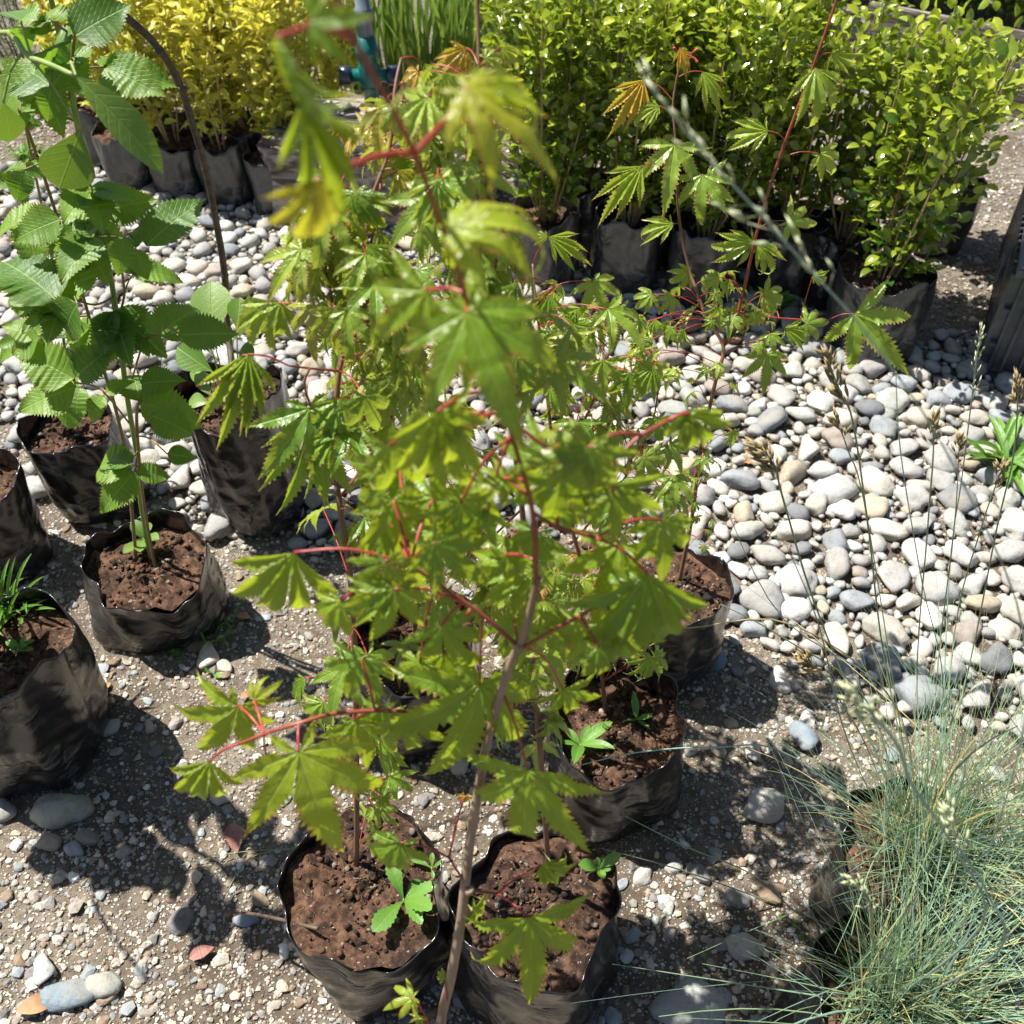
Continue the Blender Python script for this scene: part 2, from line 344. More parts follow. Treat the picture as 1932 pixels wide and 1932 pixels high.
def put(g, tp, base, d, nrm, L, rnd=None, sx=1.0):
    d = Vector(d).normalized(); n = Vector(nrm); n = (n-d*n.dot(d)).normalized(); x = d.cross(n)
    M = np.array([x*sx, d, n])*L
    v = tp[0]@M+np.array(base); a_ = tp[2].copy(); a_[:, 2] = R.random()*.86 if rnd is None else rnd
    g.add(v, tp[1], None, a_)
def rv(s=1.0): return Vector((R.gauss(0, s), R.gauss(0, s), R.gauss(0, s)))

# ================================================================ GROUND
def noise_h(x, y): return .010*mn.noise(Vector((x*2.2, y*2.2, 0)))+.004*mn.noise(Vector((x*11, y*11, 3)))
def smooth_axis(): return np.concatenate([[-60, -20, -8, -4], np.linspace(-2.6, 2.6, 150), [4, 8, 20, 60]])
gx = smooth_axis(); gy = np.concatenate([[-60, -15, -4, -1], np.linspace(-.2, 5.2, 160), [7, 12, 30, 90]])
g = G(); vv = [(x, y, noise_h(x, y) if abs(x) < 3 and -.5 < y < 5.5 else 0) for y in gy for x in gx]; nx = len(gx)
g.add(vv, [(j*nx+i, j*nx+i+1, (j+1)*nx+i+1, (j+1)*nx+i) for j in range(len(gy)-1) for i in range(nx-1)])
tag(g.build('ground', GROUND, origin=(0, 0, 0)), kind='structure')

# pebble area (outline on the ground)
PEB = [Z(*p) for p in [(-260, 300), (180, 335), (420, 330), (560, 370), (980, 440), (1100, 480), (1260, 520), (1450, 545), (1580, 640), (1700, 690), (1850, 640), (2400, 690), (2400, 1420),
       (1932, 1370), (1620, 1300), (1480, 1215), (1400, 1180), (1370, 1080), (1150, 1010), (900, 985), (700, 985), (600, 1040), (540, 960), (430, 1010), (300, 900), (130, 930), (60, 790), (-260, 740)]]
def inside(x, y, poly=PEB):
    c = False; n = len(poly)
    for i in range(n):
        p, q = poly[i], poly[i-1]
        if (p.y > y) != (q.y > y) and x < (q.x-p.x)*(y-p.y)/(q.y-p.y)+p.x: c = not c
    return c
def ico(sub):
    import bmesh
    bm = bmesh.new(); bmesh.ops.create_icosphere(bm, subdivisions=sub, radius=1); bm.verts.ensure_lookup_table()
    v = np.array([tuple(x.co) for x in bm.verts]); f = np.array([[y.index for y in x.verts] for x in bm.faces]); bm.free(); return v, f
I1, I2, I3 = ico(1), ico(3), ico(4)
I2 = ico(3); I15 = ico(2)
def rock_shapes(I, n, amp, fr, seed, angular=False):
    out = []
    for k in range(n):
        o = Vector((seed+k*7.3, k*3.1, 0)); v = I[0].copy()
        if angular:
            rr = random.Random(seed+k)
            for _ in range(7):
                nn = np.array(Vector((rr.gauss(0, 1), rr.gauss(0, 1), rr.gauss(0, 1))).normalized()); dd = rr.uniform(.55, .85)
                ex = v@nn-dd; m_ = ex > 0; v[m_] -= np.outer(ex[m_]*.85, nn)
        for i in range(len(v)):
            p = Vector(I[0][i]); v[i] *= 1+amp*mn.noise(p*fr+o)+amp*.35*mn.noise(p*fr*2.7+o)
        out.append(v)
    return out
RS = rock_shapes(I15, 14, .44, .9, 5)+rock_shapes(I15, 12, .20, 1.1, 90, True)
RS3 = rock_shapes(I2, 14, .44, .9, 5)+rock_shapes(I2, 12, .20, 1.1, 90, True)
RG = rock_shapes(I1, 12, .5, 1.2, 40)
PAL = [((.47, .44, .385), 9, 'cream'), ((.56, .55, .515), 4, 'white'), ((.36, .355, .34), 10, 'grey'), ((.26, .28, .295), 5, 'blue-grey'), ((.43, .37, .28), 2.2, 'tan'),
       ((.31, .265, .235), 2, 'brownish'), ((.19, .20, .21), 1.6, 'dark grey'), ((.37, .385, .35), 3, 'greenish grey'), ((.42, .26, .14), .12, 'orange')]
PW = [p[1] for p in PAL]
def pick_tint():
    c, _, nm = R.choices(PAL, PW)[0]; k = R.uniform(.8, 1.12); return [min(.78, x*k) for x in c], nm
def rotm(az, tilt):
    ca, sa = math.cos(az), math.sin(az); ct, s_t = math.cos(tilt), math.sin(tilt)
    return np.array([[ca, -sa, 0], [sa, ca, 0], [0, 0, 1]])@np.array([[1, 0, 0], [0, ct, -s_t], [0, s_t, ct]])
def rock_v(shape, p, r, flat=.62, az=None, el=None, tilt=None):
    el = el or R.uniform(.68, 1.0); az = R.uniform(0, 6.28) if az is None else az
    M = rotm(az, R.gauss(0, .22) if tilt is None else tilt)@np.diag([r*1.12, r*el, r*flat])
    return shape@M.T+np.array(p)
# dart-thrown packing
cell = {}
def free(x, y, r, f):
    cx, cy = int(x//.08), int(y//.08)
    for i in (-1, 0, 1):
        for j in (-1, 0, 1):
            for (a_, b_, c_) in cell.get((cx+i, cy+j), ()):
                if (a_-x)**2+(b_-y)**2 < ((r+c_)*f)**2: return False
    return True
pebbles = []
def throw(n, r0, r1, f, z0, tries=1):
    for _ in range(n):
        x = R.uniform(-2.2, 2.6); y = R.uniform(.6, 3.3)
        if not inside(x+R.gauss(0, .03), y+R.gauss(0, .03)): continue
        sx, sy, dd = screen((x, y, 0))
        if sx < -250 or sx > 2200: continue
        r = R.uniform(r0, r1)*(1.0 if y < 2.0 else .88)
        if free(x, y, r, f):
            cell.setdefault((int(x//.08), int(y//.08)), []).append((x, y, r)); pebbles.append((x, y, R.uniform(*z0), r))
throw(12000, .027, .037, .90, (.010, .018)); throw(26000, .017, .026, .84, (.006, .016)); throw(60000, .010, .015, .80, (.003, .015)); throw(90000, .006, .009, .78, (0.0, .012))
vis = []
for i, (x, y, z, r) in enumerate(pebbles):
    sx, sy, dd = screen((x, y, z))
    if 0 < sx < 1932 and 0 < sy < 1932: vis.append((r/dd, i))
vis.sort(reverse=True); big = {i for _, i in vis[:290]}
rest = G()
for i, (x, y, z, r) in enumerate(pebbles):
    c, nm = pick_tint(); k = R.randrange(len(RS))
    p = (x, y, z+noise_h(x, y))
    if i in big:
        el = R.uniform(.64, 1.0); g = G(); g.add(rock_v(RS3[k], p, r, el=el), None, I2[1], tuple(c)+(1,))
        sx, sy, dd = screen(p)
        zone = ('at the left edge behind the bags' if sx < 330 else 'left of the maples by the arching stem' if sx < 620 else 'seen between the maple stems' if sx < 1230 else 'in front of the right boxwood bags' if sy < 700 and sx < 1600 else
                'near the black crate' if sy < 800 and sx >= 1600 else 'beside the strap-leaved tuft' if sx > 1700 and sy < 1000 else 'just right of the airy maple' if sx < 1480 and sy < 960 else 'right of the rearmost maple bag' if sx < 1480 else
                'among the tall brown seed heads' if sy < 1000 else 'at the soil edge above the fescue' if sy > 1180 else 'under the leaning grass stalks')
        shp = ('long ' if el < .76 else 'round ' if el > .9 else 'oval ')+('chipped' if k >= 14 else 'smooth'); sz_ = 'large' if r > .031 else 'middling' if r > .022 else 'small'
        tag(g.build('river_pebble', STONE, attr='tint', origin=p), '%s %s %s river pebble %s' % (sz_, nm, shp, zone), 'pebble', 'river pebbles of the stone bed')
    elif r > .0095: rest.add(rock_v(RS[k], p, r), None, I15[1], tuple(c)+(1,))
    else: rest.add(rock_v(RG[k % 12], p, r), None, I1[1], tuple(c)+(1,))
tag(rest.build('pebble_bed', STONE, attr='tint', origin=(0, 0, 0)), 'smaller rounded river pebbles filling the bed of stones', 'pebbles', kind='stuff')
# fine gravel over the bare soil
gr = G(); ng = 0
BAGC = []
GP = [((.50, .43, .33), 5), ((.36, .32, .27), 6), ((.24, .23, .22), 4), ((.60, .55, .47), 4), ((.26, .19, .13), 3), ((.30, .33, .34), 2), ((.68, .65, .60), 1)]
for _ in range(62000):
    y = .30+R.random()**1.25*3.4; x = R.uniform(-1, 1)*(.55+y*.62)
    if inside(x, y) and R.random() < .75: continue
    dn = mn.noise(Vector((x*3, y*3, 8)))+.5*mn.noise(Vector((x*9, y*9, 2)))
    if dn < -.15 and R.random() < .6: continue
    r = min(.012, .0016*math.exp(abs(R.gauss(0, .62)))+(0.0006*y)); c = R.choices(GP, [q[1] for q in GP])[0][0]; k_ = R.uniform(.8, 1.2); c = [v*k_ for v in c]
    gr.add(rock_v(RG[R.randrange(12)], (x, y, noise_h(x, y)+r*.2), r, .7), None, I1[1], tuple(c)+(1,)); ng += 1
for _ in range(3600):
    y = .32+R.random()**1.2*2.9; x = R.uniform(-1, 1)*(.55+y*.62)
    if inside(x, y): continue
    r = .0050*math.exp(abs(R.gauss(0, .5))); r = min(r, .018); c = R.choices(GP, [2, 6, 6, 2, 3, 5, 1])[0][0]; k_ = R.uniform(.7, 1.1); c = [v*k_ for v in c]
    gr.add(rock_v(RS[R.choice(list(range(14, 22))+[3, 5])], (x, y, noise_h(x, y)+r*.15), r, .6), None, I15[1], tuple(c)+(1,))
tag(gr.build('gravel', STONE, attr='tint', origin=(0, 0, 0), smooth=False), 'fine pale gravel strewn over the brown soil', 'gravel', kind='stuff')
# single stones one can point to
def single_rock(px, py, r, col, label, flat=.6, ang=True, az=None, el=.8, name='stone', dz=.3):
    p = Z(px, py); p.z = r*flat*dz+.002; k = (14+R.randrange(8)) if ang else R.randrange(14)
    g = G(); g.add(rock_v(RS3[k], p, r, flat, az, el, 0), None, I2[1], tuple(col)+(1,))
    tag(g.build(name, STONE, attr='tint', origin=tuple(p)), label, 'stone')
single_rock(118, 1535, .040, (.36, .36, .29), 'largest rounded grey stone on the soil at the left edge', .7, False, .1, .72)
single_rock(98, 1592, .0155, (.33, .27, .21), 'small round brown stone just below the largest grey stone', .8, False)
single_rock(140, 1605, .013, (.30, .31, .31), 'small grey oval stone below and right of the largest stone', .8, False)
single_rock(8, 1535, .022, (.30, .28, .26), 'speckled grey stone cut by the left edge', .7, False)
single_rock(128, 1880, .034, (.20, .25, .29), 'flat blue-grey stone in shade at the bottom left', .35, True, .2, .6)
single_rock(195, 1862, .022, (.34, .36, .33), 'blocky grey stone right of the flat blue-grey stone', .6, True)
single_rock(85, 1832, .020, (.40, .40, .38), 'pointed grey stone above the flat blue-grey stone', .5, True)
single_rock(395, 1245, .026, (.66, .60, .52), 'pale cream broken rock beside the folded bramble bag', .75, True)
single_rock(425, 1262, .016, (.5, .44, .37), 'tan rock chip beside the pale cream broken rock', .7, True)
single_rock(725, 1733, .001, (.2, .3, .4), 'tiny chip', .6) if False else None
single_rock(464, 1738, .018, (.17, .22, .29), 'angular slate-blue chip left of the front maple bag', .5, True, 0, .55)
single_rock(205, 1377, .024, (.40, .41, .36), 'flat grey-green stone on the shaded soil', .4, True, .5, .6)
single_rock(1230, 2000, .03, (.4, .4, .36), 'grey stone cut by the lower edge', .6, False) if False else None
single_rock(1305, 1905, .040, (.36, .37, .36), 'big grey stone at the lower edge between maple bag and grass', .5, False, 0, .9)
single_rock(1400, 1790, .024, (.42, .40, .34), 'rough grey stone with brown stain left of the fescue bag', .6, True)
single_rock(1440, 1525, .034, (.50, .48, .44), 'pale angular rock on the soil left of the grass tuft', .7, True)
single_rock(1420, 1420, .020, (.55, .54, .50), 'whitish stone on the soil above the pale angular rock', .7, True)
single_rock(1515, 1395, .026, (.22, .26, .31), 'blue-grey rock with a mossy shaded side', .7, True)
single_rock(1470, 1290, .022, (.62, .59, .54), 'white rounded stone at the edge of the stone bed', .7, False)
single_rock(1105, 1500+140, .001, (.5, .5, .5), 'x') if False else None
single_rock(1210, 1655, .017, (.40, .39, .36), 'square grey stone right of the front maple bag', .6, True)
single_rock(1270, 1640, .013, (.33, .34, .32), 'narrow grey stone right of the square grey stone', .6, True)
single_rock(1255, 1710, .014, (.44, .46, .43), 'oval pale green stone in shade right of the front bag', .6, False)
single_rock(1340, 1245, .026, (.16, .20, .26), 'dark blue stone in the shadow of the back maple bag', .6, False)
single_rock(190, 985, .024, (.46, .44, .38), 'flat pale stone between the left bags', .4, True)

# dry fallen leaves and a twig
def litter(px, py, L, ang, mat, label):
    p = Z(px, py); p.z = .012; g = G()
    put(g, ST[1] if mat is DRYL else BT2[1], (p.x, p.y, p.z), (math.cos(ang), math.sin(ang), .12), (.2, .1, 1), L, .5, 1.5 if mat is DRYL else 1)
    tag(g.build('dry_leaf', mat, origin=tuple(p)), label, 'dry leaf')
litter(360, 1815, .035, .5, DRYR, 'curled red-brown dry leaf on shaded gravel at lower left')
litter(440, 1560, .05, -1.2, DRYR, 'pinkish torn dry leaf on shaded gravel')
litter(455, 1545-220, .026, .7, DRYL, 'pale tan dry leaf near the blue-grey stone')
litter(445, 1170, .03, .1, DRYL, 'orange dry leaf on gravel beside the folded bag')
litter(200, 1310, .022, 1.4, DRYL, 'tan dry leaf standing up beside the shaded bag')
litter(1395, 1015, .030, 1.6, DRYR, 'brown dry leaf resting on white pebbles')
litter(35, 1915, .05, .4, DRYL, 'tan dry leaf at the bottom left corner')
litter(1400, 880, .028, .2, DRYL, 'orange dry leaf among the pebbles under the right maple')
def twig():
    g = G(); a_, b_ = Z(427, 1722, .05), Z(600, 1752, .20); g.tube([a_, a_.lerp(b_, .4)+Vector((0, 0, .012)), b_], [.0015, .0022, .0026], 6)
    g.tube([a_.lerp(b_, .6)+Vector((0, 0, .006)), a_.lerp(b_, .72)+Vector((.0, .02, .02))], .0012, 5)
    tag(g.build('twig', DARKSTEM, origin=tuple(a_)), 'thin bare brown twig leaning on the rim of the front left bag', 'twig')
twig()

# ================================================================ BAGS
def bag(px, py, label, rad=.1, h=.20, soil=.035, dip=0.0, sq=(1, 1), seed=0, name='grow_bag', group='black film grow bags', fold=0.0, tilt=(0, 0), res=(112, 44), crumbs=420, ctr=None):
    c = ctr or Z(px, py, h); c = Vector((c.x, c.y, 0)); c.z = noise_h(c.x, c.y)-.004
    nu, nv = res; o = Vector((seed*3.7, seed*1.9, seed*.7)); V = []; A = []
    def rr(th, t):
        cs, sn = math.cos(th), math.sin(th)
        low = mn.noise(Vector((cs*1.2, sn*1.2, t*.9))+o)*.19+mn.noise(Vector((cs*2.4, sn*2.4, t*2.0+cs))+o*2)*.13
        rid = mn.noise(Vector((cs*2.2, sn*2.2, t*13+cs*2))+o*3)*.020+max(0, mn.noise(Vector((cs*3, sn*3, t*16+cs*5))+o*4))**1.5*.05
        bot = .05*(1-t)-.14*max(0, 1-t/.12)**2
        return rad*(.96+.04*t+low+rid*(1.15-t)+bot)
    def rim(th):
        return h*(1+.16*mn.noise(Vector((math.cos(th)*1.3, math.sin(th)*1.3, 9))+o)+.05*mn.noise(Vector((math.cos(th)*4, math.sin(th)*4, 5))+o))-dip*max(0, -math.sin(th))**2*h-fold*10*h*max(0, math.cos(th-5.35))**10
    P = {}
    for wall in (0, 1):
        for j in range(nv+1):
            t = j/nv
            for i in range(nu):
                th = 2*math.pi*i/nu; r = rr(th, t)-(.0016 if wall else 0); z = t*rim(th)
                x, y = r*math.cos(th)*sq[0], r*math.sin(th)*sq[1]
                V.append((c.x+x+tilt[0]*z, c.y+y+tilt[1]*z, c.z+z)); A.append((i/nu*4, t, 0, 0))
    n1 = (nv+1)*nu; q = []
    for j in range(nv):
        for i in range(nu):
            k = (i+1) % nu; q.append((j*nu+i, j*nu+k, (j+1)*nu+k, (j+1)*nu+i)); q.append((n1+j*nu+i, n1+(j+1)*nu+i, n1+(j+1)*nu+k, n1+j*nu+k))
    for i in range(nu):
        k = (i+1) % nu; q.append((nv*nu+i, nv*nu+k, n1+nv*nu+k, n1+nv*nu+i))
    root = thing(name, c, label, 'plant bag', group)
    g = G(); g.add(V, q, None, A); g.build('film', DUST_SHEEN if ('boxwood' in label or 'golden' in label) else FILM, root, attr='st')
    # soil
    s = G(); V = []; nr = 16; ns = 56; sz = h-soil
    V.append((c.x+tilt[0]*sz, c.y+tilt[1]*sz, c.z+sz))
    for j in range(1, nr+1):
        for i in range(ns):
            th = 2*math.pi*i/ns; r = rr(th, sz/h)*.985*j/nr; x, y = r*math.cos(th)*sq[0], r*math.sin(th)*sq[1]
            z = sz+.016*mn.noise(Vector((x*22, y*22, seed)))+.008*mn.noise(Vector((x*70, y*70, seed)))+.004*mn.noise(Vector((x*190, y*190, seed)))-dip*h*.5*max(0, -y/rad)**1.5
            V.append((c.x+x+tilt[0]*sz, c.y+y+tilt[1]*sz, c.z+z))
    q = [(1+j*ns+i, 1+j*ns+(i+1) % ns, 1+(j+1)*ns+(i+1) % ns, 1+(j+1)*ns+i) for j in range(nr-1) for i in range(ns)]
    t_ = [(0, 1+i, 1+(i+1) % ns) for i in range(ns)]
    s.add(V, [x[::-1] for x in q], t_)
    for _ in range(crumbs):
        v = V[R.randrange(1, len(V)-ns*2)]; rr_ = min(.0055, .0013*math.exp(abs(R.gauss(0, .75))))
        s.add(rock_v(RG[R.randrange(12)], (v[0]+R.gauss(0, .004), v[1]+R.gauss(0, .004), v[2]+rr_*.25), rr_, .8), None, I1[1], (R.random(), 1, 0, 0))
    for _ in range(crumbs//40):
        v = V[R.randrange(1, len(V)-ns*4)]; rr_ = R.uniform(.004, .0085); s.add(rock_v(RG[R.randrange(12)], (v[0], v[1], v[2]+rr_*.2), rr_, .7), None, I1[1], (.55, 1, 0, 0))
    for _ in range(crumbs//25):
        v = Vector(V[R.randrange(1, len(V)-ns*3)]); a_ = R.uniform(0, 6.28); l_ = R.uniform(.006, .022); s.tube([v+Vector((0, 0, .002)), v+Vector((math.cos(a_)*l_*.5, math.sin(a_)*l_*.5, .006)), v+Vector((math.cos(a_+.4)*l_, math.sin(a_+.4)*l_, .002))], .0006, 4, (R.choice((.95, .8, .55)), 1, 0, 0))
    s.build('soil', SOIL, root)
    return Vector((c.x+tilt[0]*sz, c.y+tilt[1]*sz, c.z+sz))

def rosette(c, leaves, label, L=.035, tp=None, name='weed_seedling', cat='weed', mat=None, stem=None):
    root = thing(name, c, label, cat); g = G()
    for i in range(leaves):
        a_ = i*2.4+R.uniform(-.9, .9); el = R.uniform(.1, 1.5); ll = L*R.uniform(.4, 1.25)
        d = Vector((math.cos(a_), math.sin(a_), el)); put(g, R.choice(tp or DN), c+Vector((0, 0, .002)), d, (-math.cos(a_)*el, -math.sin(a_)*el, 1), ll, None, R.uniform(.6, 1.0))
    g.build('leaves', mat or WEED, root); s = G(); s.tube([c-Vector((0, 0, .01)), c+Vector((0, 0, .005))], .0012, 5); s.build('stem', GSTEM, root)

# front maples' bags
B2 = bag(695, 1650, 'front left maple bag with reddish soil and a big-leaved weed at its right rim', rad=.105, seed=1, soil=.016, dip=.06)
B3 = bag(1010, 1705, 'front maple bag right of the leaning trunk, with reddish crumbly soil', rad=.105, seed=2, soil=.022, dip=.05)
B4 = bag(1165, 1345, 'maple bag of dark soil with weeds, standing behind and right of the front pair', rad=.097, h=.205, seed=3, soil=.045, dip=.12)
B5 = bag(780, 1205, 'maple bag half hidden behind the foliage, back of the front left bag', rad=.098, seed=4, soil=.03, dip=.03)
B6 = bag(1262, 1092, 'rearmost maple bag with soil to the brim, next to the white pebbles', rad=.09, h=.205, seed=5, soil=.018, dip=.06, tilt=(.06, -.02))
# left bags
RA = bag(268, 1045, 'slumped bag with a folded bluish rim holding the bramble', rad=.098, h=.17, seed=6, soil=.03, dip=.18, sq=(1.08, .95), fold=.02)
RB = bag(150, 800, 'wrinkled bag behind the bramble bag, lit on its left side', rad=.085, h=.20, seed=7, tilt=(-.10, 0))
RC = bag(437, 728, 'tall straight bag holding the arching dark stem', rad=.094, h=.31, seed=8, soil=.04)
RD = bag(-75, 900, 'bag cut by the left edge at mid height', rad=.092, h=.21, seed=9)
RE = bag(-22, 1222, 'large bag at the left edge with grass weeds on its soil', rad=.105, h=.25, seed=10, soil=.03)
F1 = bag(1750, 1595, 'back fescue bag, its rim showing under the blue-green blades', rad=.098, seed=11, soil=.03)
F2 = bag(1705, 1880, 'front fescue bag at the lower right corner', rad=.105, seed=12, soil=.03)
# weeds in the bags
rosette(Z(762, 1700, .188), 7, 'broad-leaved bright green weed at the right rim of the front left bag', .056)
rosette(Z(815, 1640, .188), 4, 'small upright weed behind the broad-leaved weed', .030)
rosette(Z(1128, 1680-40, .185), 6, 'round-leaved seedling on the right rim of the front maple bag', .034, OB)
rosette(Z(1095, 1408, .165), 6, 'pale long-leaved weed in the dark-soiled maple bag', .055, ST)
rosette(Z(1200, 1360, .165), 5, 'thin weed at the centre of the dark-soiled maple bag', .045, ST)
rosette(Z(272, 1020, .15), 7, 'young oval-leaved sprout in the folded bramble bag', .042, OB, mat=SMOOTH)
rosette(Z(405, 1270, .0), 8, 'low round-leaved weed on gravel below the folded bag', .02, OB)
rosette(Z(330, 1236, .0), 7, 'tiny weed at the foot of the folded bag', .018, OB)
rosette(Z(40, 1225, .225), 12, 'low clover-like weed in the large left bag', .02, OB)

# ================================================================ MAPLES
class Plant:
    def __init__(s): s.sk = []; s.tr = G(); s.tw = []; s.pe = []; s.lf = G()
    def stem(s, pts, rad, which='tr', sides=8):
        if which == 'tr': s.tr.tube(pts, rad, sides)
        else: g_ = G(); g_.tube(pts, rad, sides); getattr(s, which).append(g_)
        P_, Rr = crom([Vector(p) for p in pts], rad if isinstance(rad, (list, tuple)) else [rad]*len(pts)) if len(pts) > 2 else ([Vector(p) for p in pts], rad)
        s.sk += [(p, r) for p, r in zip(P_, Rr if isinstance(Rr, list) else [rad]*len(P_))]
    def leaf(s, b, t, nrm=None, tp=None, pet=True, rnd=None, width=1.0, anchor=None, L=None, pr=.0009):
        b, t = Vector(b), Vector(t); d = t-b; L = L or d.length*1.03
        if nrm is None:
            n = (CAM-b).normalized()*.75+Vector((0, 0, .55))+rv(.25)
        else: n = nrm
        put(s.lf, tp or R.choice(MT), b, d, n, L, rnd, width)
        if pet:
            if anchor is None: anchor = min(((p-b).length+max(0, p.z-b.z+.015)*.7, i) for i, (p, r) in enumerate(s.sk)); anchor = s.sk[anchor[1]][0]
            anchor = Vector(anchor); m_ = anchor.lerp(b, .5)+Vector((0, 0, .12*(b-anchor).length)); q_ = b-d.normalized()*.0+Vector((0, 0, 0))
            if pr == .0009: pr *= .62 if s is not globals().get('m1') else 1
            g_ = G(); g_.tube([anchor, m_, q_], [pr*1.25, pr, pr], 6); s.pe.append(g_)
    def cloud(s, cx, cy, rx, ry, n, size=(.035, .055), spread=.05, tp=None, down=.8, rnd=None, low=None):
        for _ in range(n):
            while True:
                u, v = R.uniform(-1, 1), R.uniform(-1, 1)
                if u*u+v*v < 1: break
            px, py = cx+u*rx, cy+v*ry
            yy = nearest_y(s, px, py)+R.uniform(-spread, spread)
            b = Y(px, py, yy); b_ = min(s.sk, key=lambda k: (k[0]-b).length)[0]
            out = (b-b_); out.z = 0; out = out.normalized() if out.length > .004 else rv().normalized()
            d = out*R.uniform(.35, 1)+Vector((R.gauss(0, .3), R.gauss(0, .3)-.1, -down*R.uniform(.35, 1.4)))
            d.normalize(); L = R.uniform(*size)
            up = Vector((0, 0, 1))*.8+out*.5+(CAM-b).normalized()*.35+rv(.22)
            s.leaf(b, b+d*L, up, (R.choice(tp) if tp else R.choice(MT+MTD[:2])), rnd=rnd)
    def done(s, name, base, label, cat, group, mats, names=('trunk', 'branch', 'leaf_stalk', 'foliage')):
        root = thing(name, base, label, cat, group)
        for g_, nm, m_ in zip((s.tr, s.tw, s.pe, s.lf), names, mats):
            for h_ in (g_ if isinstance(g_, list) else [g_]):
                if h_.n: h_.build(nm, m_, root)
        return root
def nearest_y(pl, px, py):
    best = None
    for p, r in pl.sk[::2]:
        sx, sy, dd = screen(p); k = (sx-px)**2+(sy-py)**2*1.5
        if best is None or k < best[0]: best = (k, p.y)
    return best[1]
T3 = 1932/3000
def TD(x, y, d): return D(x*T3, y*T3, d)
MG = 'young Japanese maples'

# ---- M1: the tall one nearest the lens, rooted below the frame
m1 = Plant()
b1 = Vector((-.085, .19, 0)); bag(0, 0, 'grow bag just below the frame holding the nearest maple', seed=13, ctr=b1, soil=.02, crumbs=20)
tr = [b1+Vector((0, 0, .17)), TD(1285, 3060, .93), TD(1322, 2860, .88), TD(1350, 2700, .84), TD(1366, 2560, .81), TD(1380, 2450, .79), TD(1408, 2280, .75), TD(1440, 2120, .72), TD(1495, 1945, .68), TD(1528, 1880, .66), TD(1556, 1780, .635), TD(1576, 1690, .615)]
m1.stem(tr, [.0052, .005, .0046, .0043, .0041, .0039, .0037, .0034, .0031, .0030, .0026, .0024], 'tr', 12)
for x, y, d in ((1374, 2608, .815), (1343, 2740, .85), (1388, 2400, .78), (1520, 1893, .662)):
    c_ = TD(x, y, d); m1.tr.tube([c_-Vector((0, 0, .003)), c_, c_+Vector((0, 0, .003))], [.0038, .0050 if y > 2000 else .0040, .0038], 10)
m1.stem([TD(1570, 1710, .618), TD(1560, 1500, .58), TD(1500, 1280, .545), TD(1420, 1060, .51), TD(1375, 905, .475), TD(1330, 760, .445), TD(1275, 610, .42), TD(1215, 450, .395), TD(1130, 285, .37), TD(1040, 120, .35), TD(960, -60, .335)],
        [.0018, .0015, .0013, .0012, .0012, .0012, .0012, .0013, .0012, .0011, .0010], 'tw', 10)
m1.stem([TD(1518, 1895, .662), TD(1414, 1802, .65), TD(1280, 1709, .635), TD(1202, 1655, .625)], [.0017, .0015, .0013, .0012], 'tw')
m1.stem([TD(1538, 1895, .66), TD(1610, 1850, .65), TD(1694, 1807, .64), TD(1771, 1761, .63)], [.0016, .0013, .0013, .001], 'tw')
m1.stem([TD(1560, 1500, .58), TD(1631, 1543, .59), TD(1745, 1575, .60)], [.0013, .0013, .0012], 'tw')
m1.stem([TD(1470, 1210, .53), TD(1640, 1330, .54), TD(1800, 1330, .55), TD(1880, 1275, .55), TD(1960, 1230, .555)], [.0013, .0013, .0014, .0013, .0011], 'tw')
m1.stem([TD(1440, 2120, .72), TD(1200, 2085, .71), TD(1000, 2088, .70), TD(875, 2119, .69), TD(776, 2150, .70), TD(700, 2180, .71)], [.0016, .0015, .0014, .0014, .0014, .0013], 'tw')
m1.stem([TD(1374, 2608, .815), TD(1316, 2512, .80)], .0012, 'tw'); m1.stem([TD(1380, 2608, .815), TD(1455, 2618, .82)], .0012, 'tw')
m1.stem([TD(1215, 450, .395), TD(1120, 455, .385), TD(1000, 497, .37), TD(930, 530, .365)], [.0015, .0014, .0013, .0012], 'pe')
m1.stem([TD(1215, 450, .395), TD(1290, 370, .39), TD(1380, 285, .375)], [.0013, .0012, .001], 'pe')
def ML(bx, by, tx, ty, d, dt=None, tp=None, rnd=None, an=None, width=1.0, nrm=None, pet=True, pr=.0009):
    dt = dt or d
    if nrm is None and ty-by > 120: dt = max(dt, d+.18*math.hypot(tx-bx, ty-by)*d/2882)
    b, t = TD(bx, by, d), TD(tx, ty, dt)
    if nrm is None: nrm = (CAM-b).normalized()+Vector((0, 0, .05))+rv(.16)
    m1.leaf(b, t, nrm, MT[tp] if isinstance(tp, int) else (tp or R.choice(MT)), pet, rnd, width, an, pr=pr)
ML(1406, 2005, 1308, 2440, .70, .70, 1, .25, TD(1414, 1802, .65), 1.1)
ML(1546, 2254, 1510, 2640, .72, .74, 0, .35, TD(1470, 2020, .70), 1.05)
ML(1549, 2688, 1577, 3020, .80, .82, 3, .4, TD(1455, 2618, .82))
ML(1585, 2533, 1727, 2655, .82, .84, MTD[0], .3, TD(1455, 2618, .82))
ML(1173, 2468, 1052, 2668, .78, .79, 2, .15, TD(1316, 2512, .80))
ML(1362, 2331, 1345, 2392, .785, .79, 5, 1.0, TD(1316, 2512, .80))
ML(1212, 2921, 1090, 2957, .89, .88, 4, .6, TD(1262, 3010, .93))
ML(1305, 2859, 1250, 2880, .88, .88, 2, .4, TD(1310, 2930, .89))
ML(1228, 2975, 1215, 3040, .91, .9, 0, .6, TD(1262, 3010, .93))
ML(1383, 2668, 1460, 2750, .84, .86, 5, .2, TD(1343, 2740, .85))
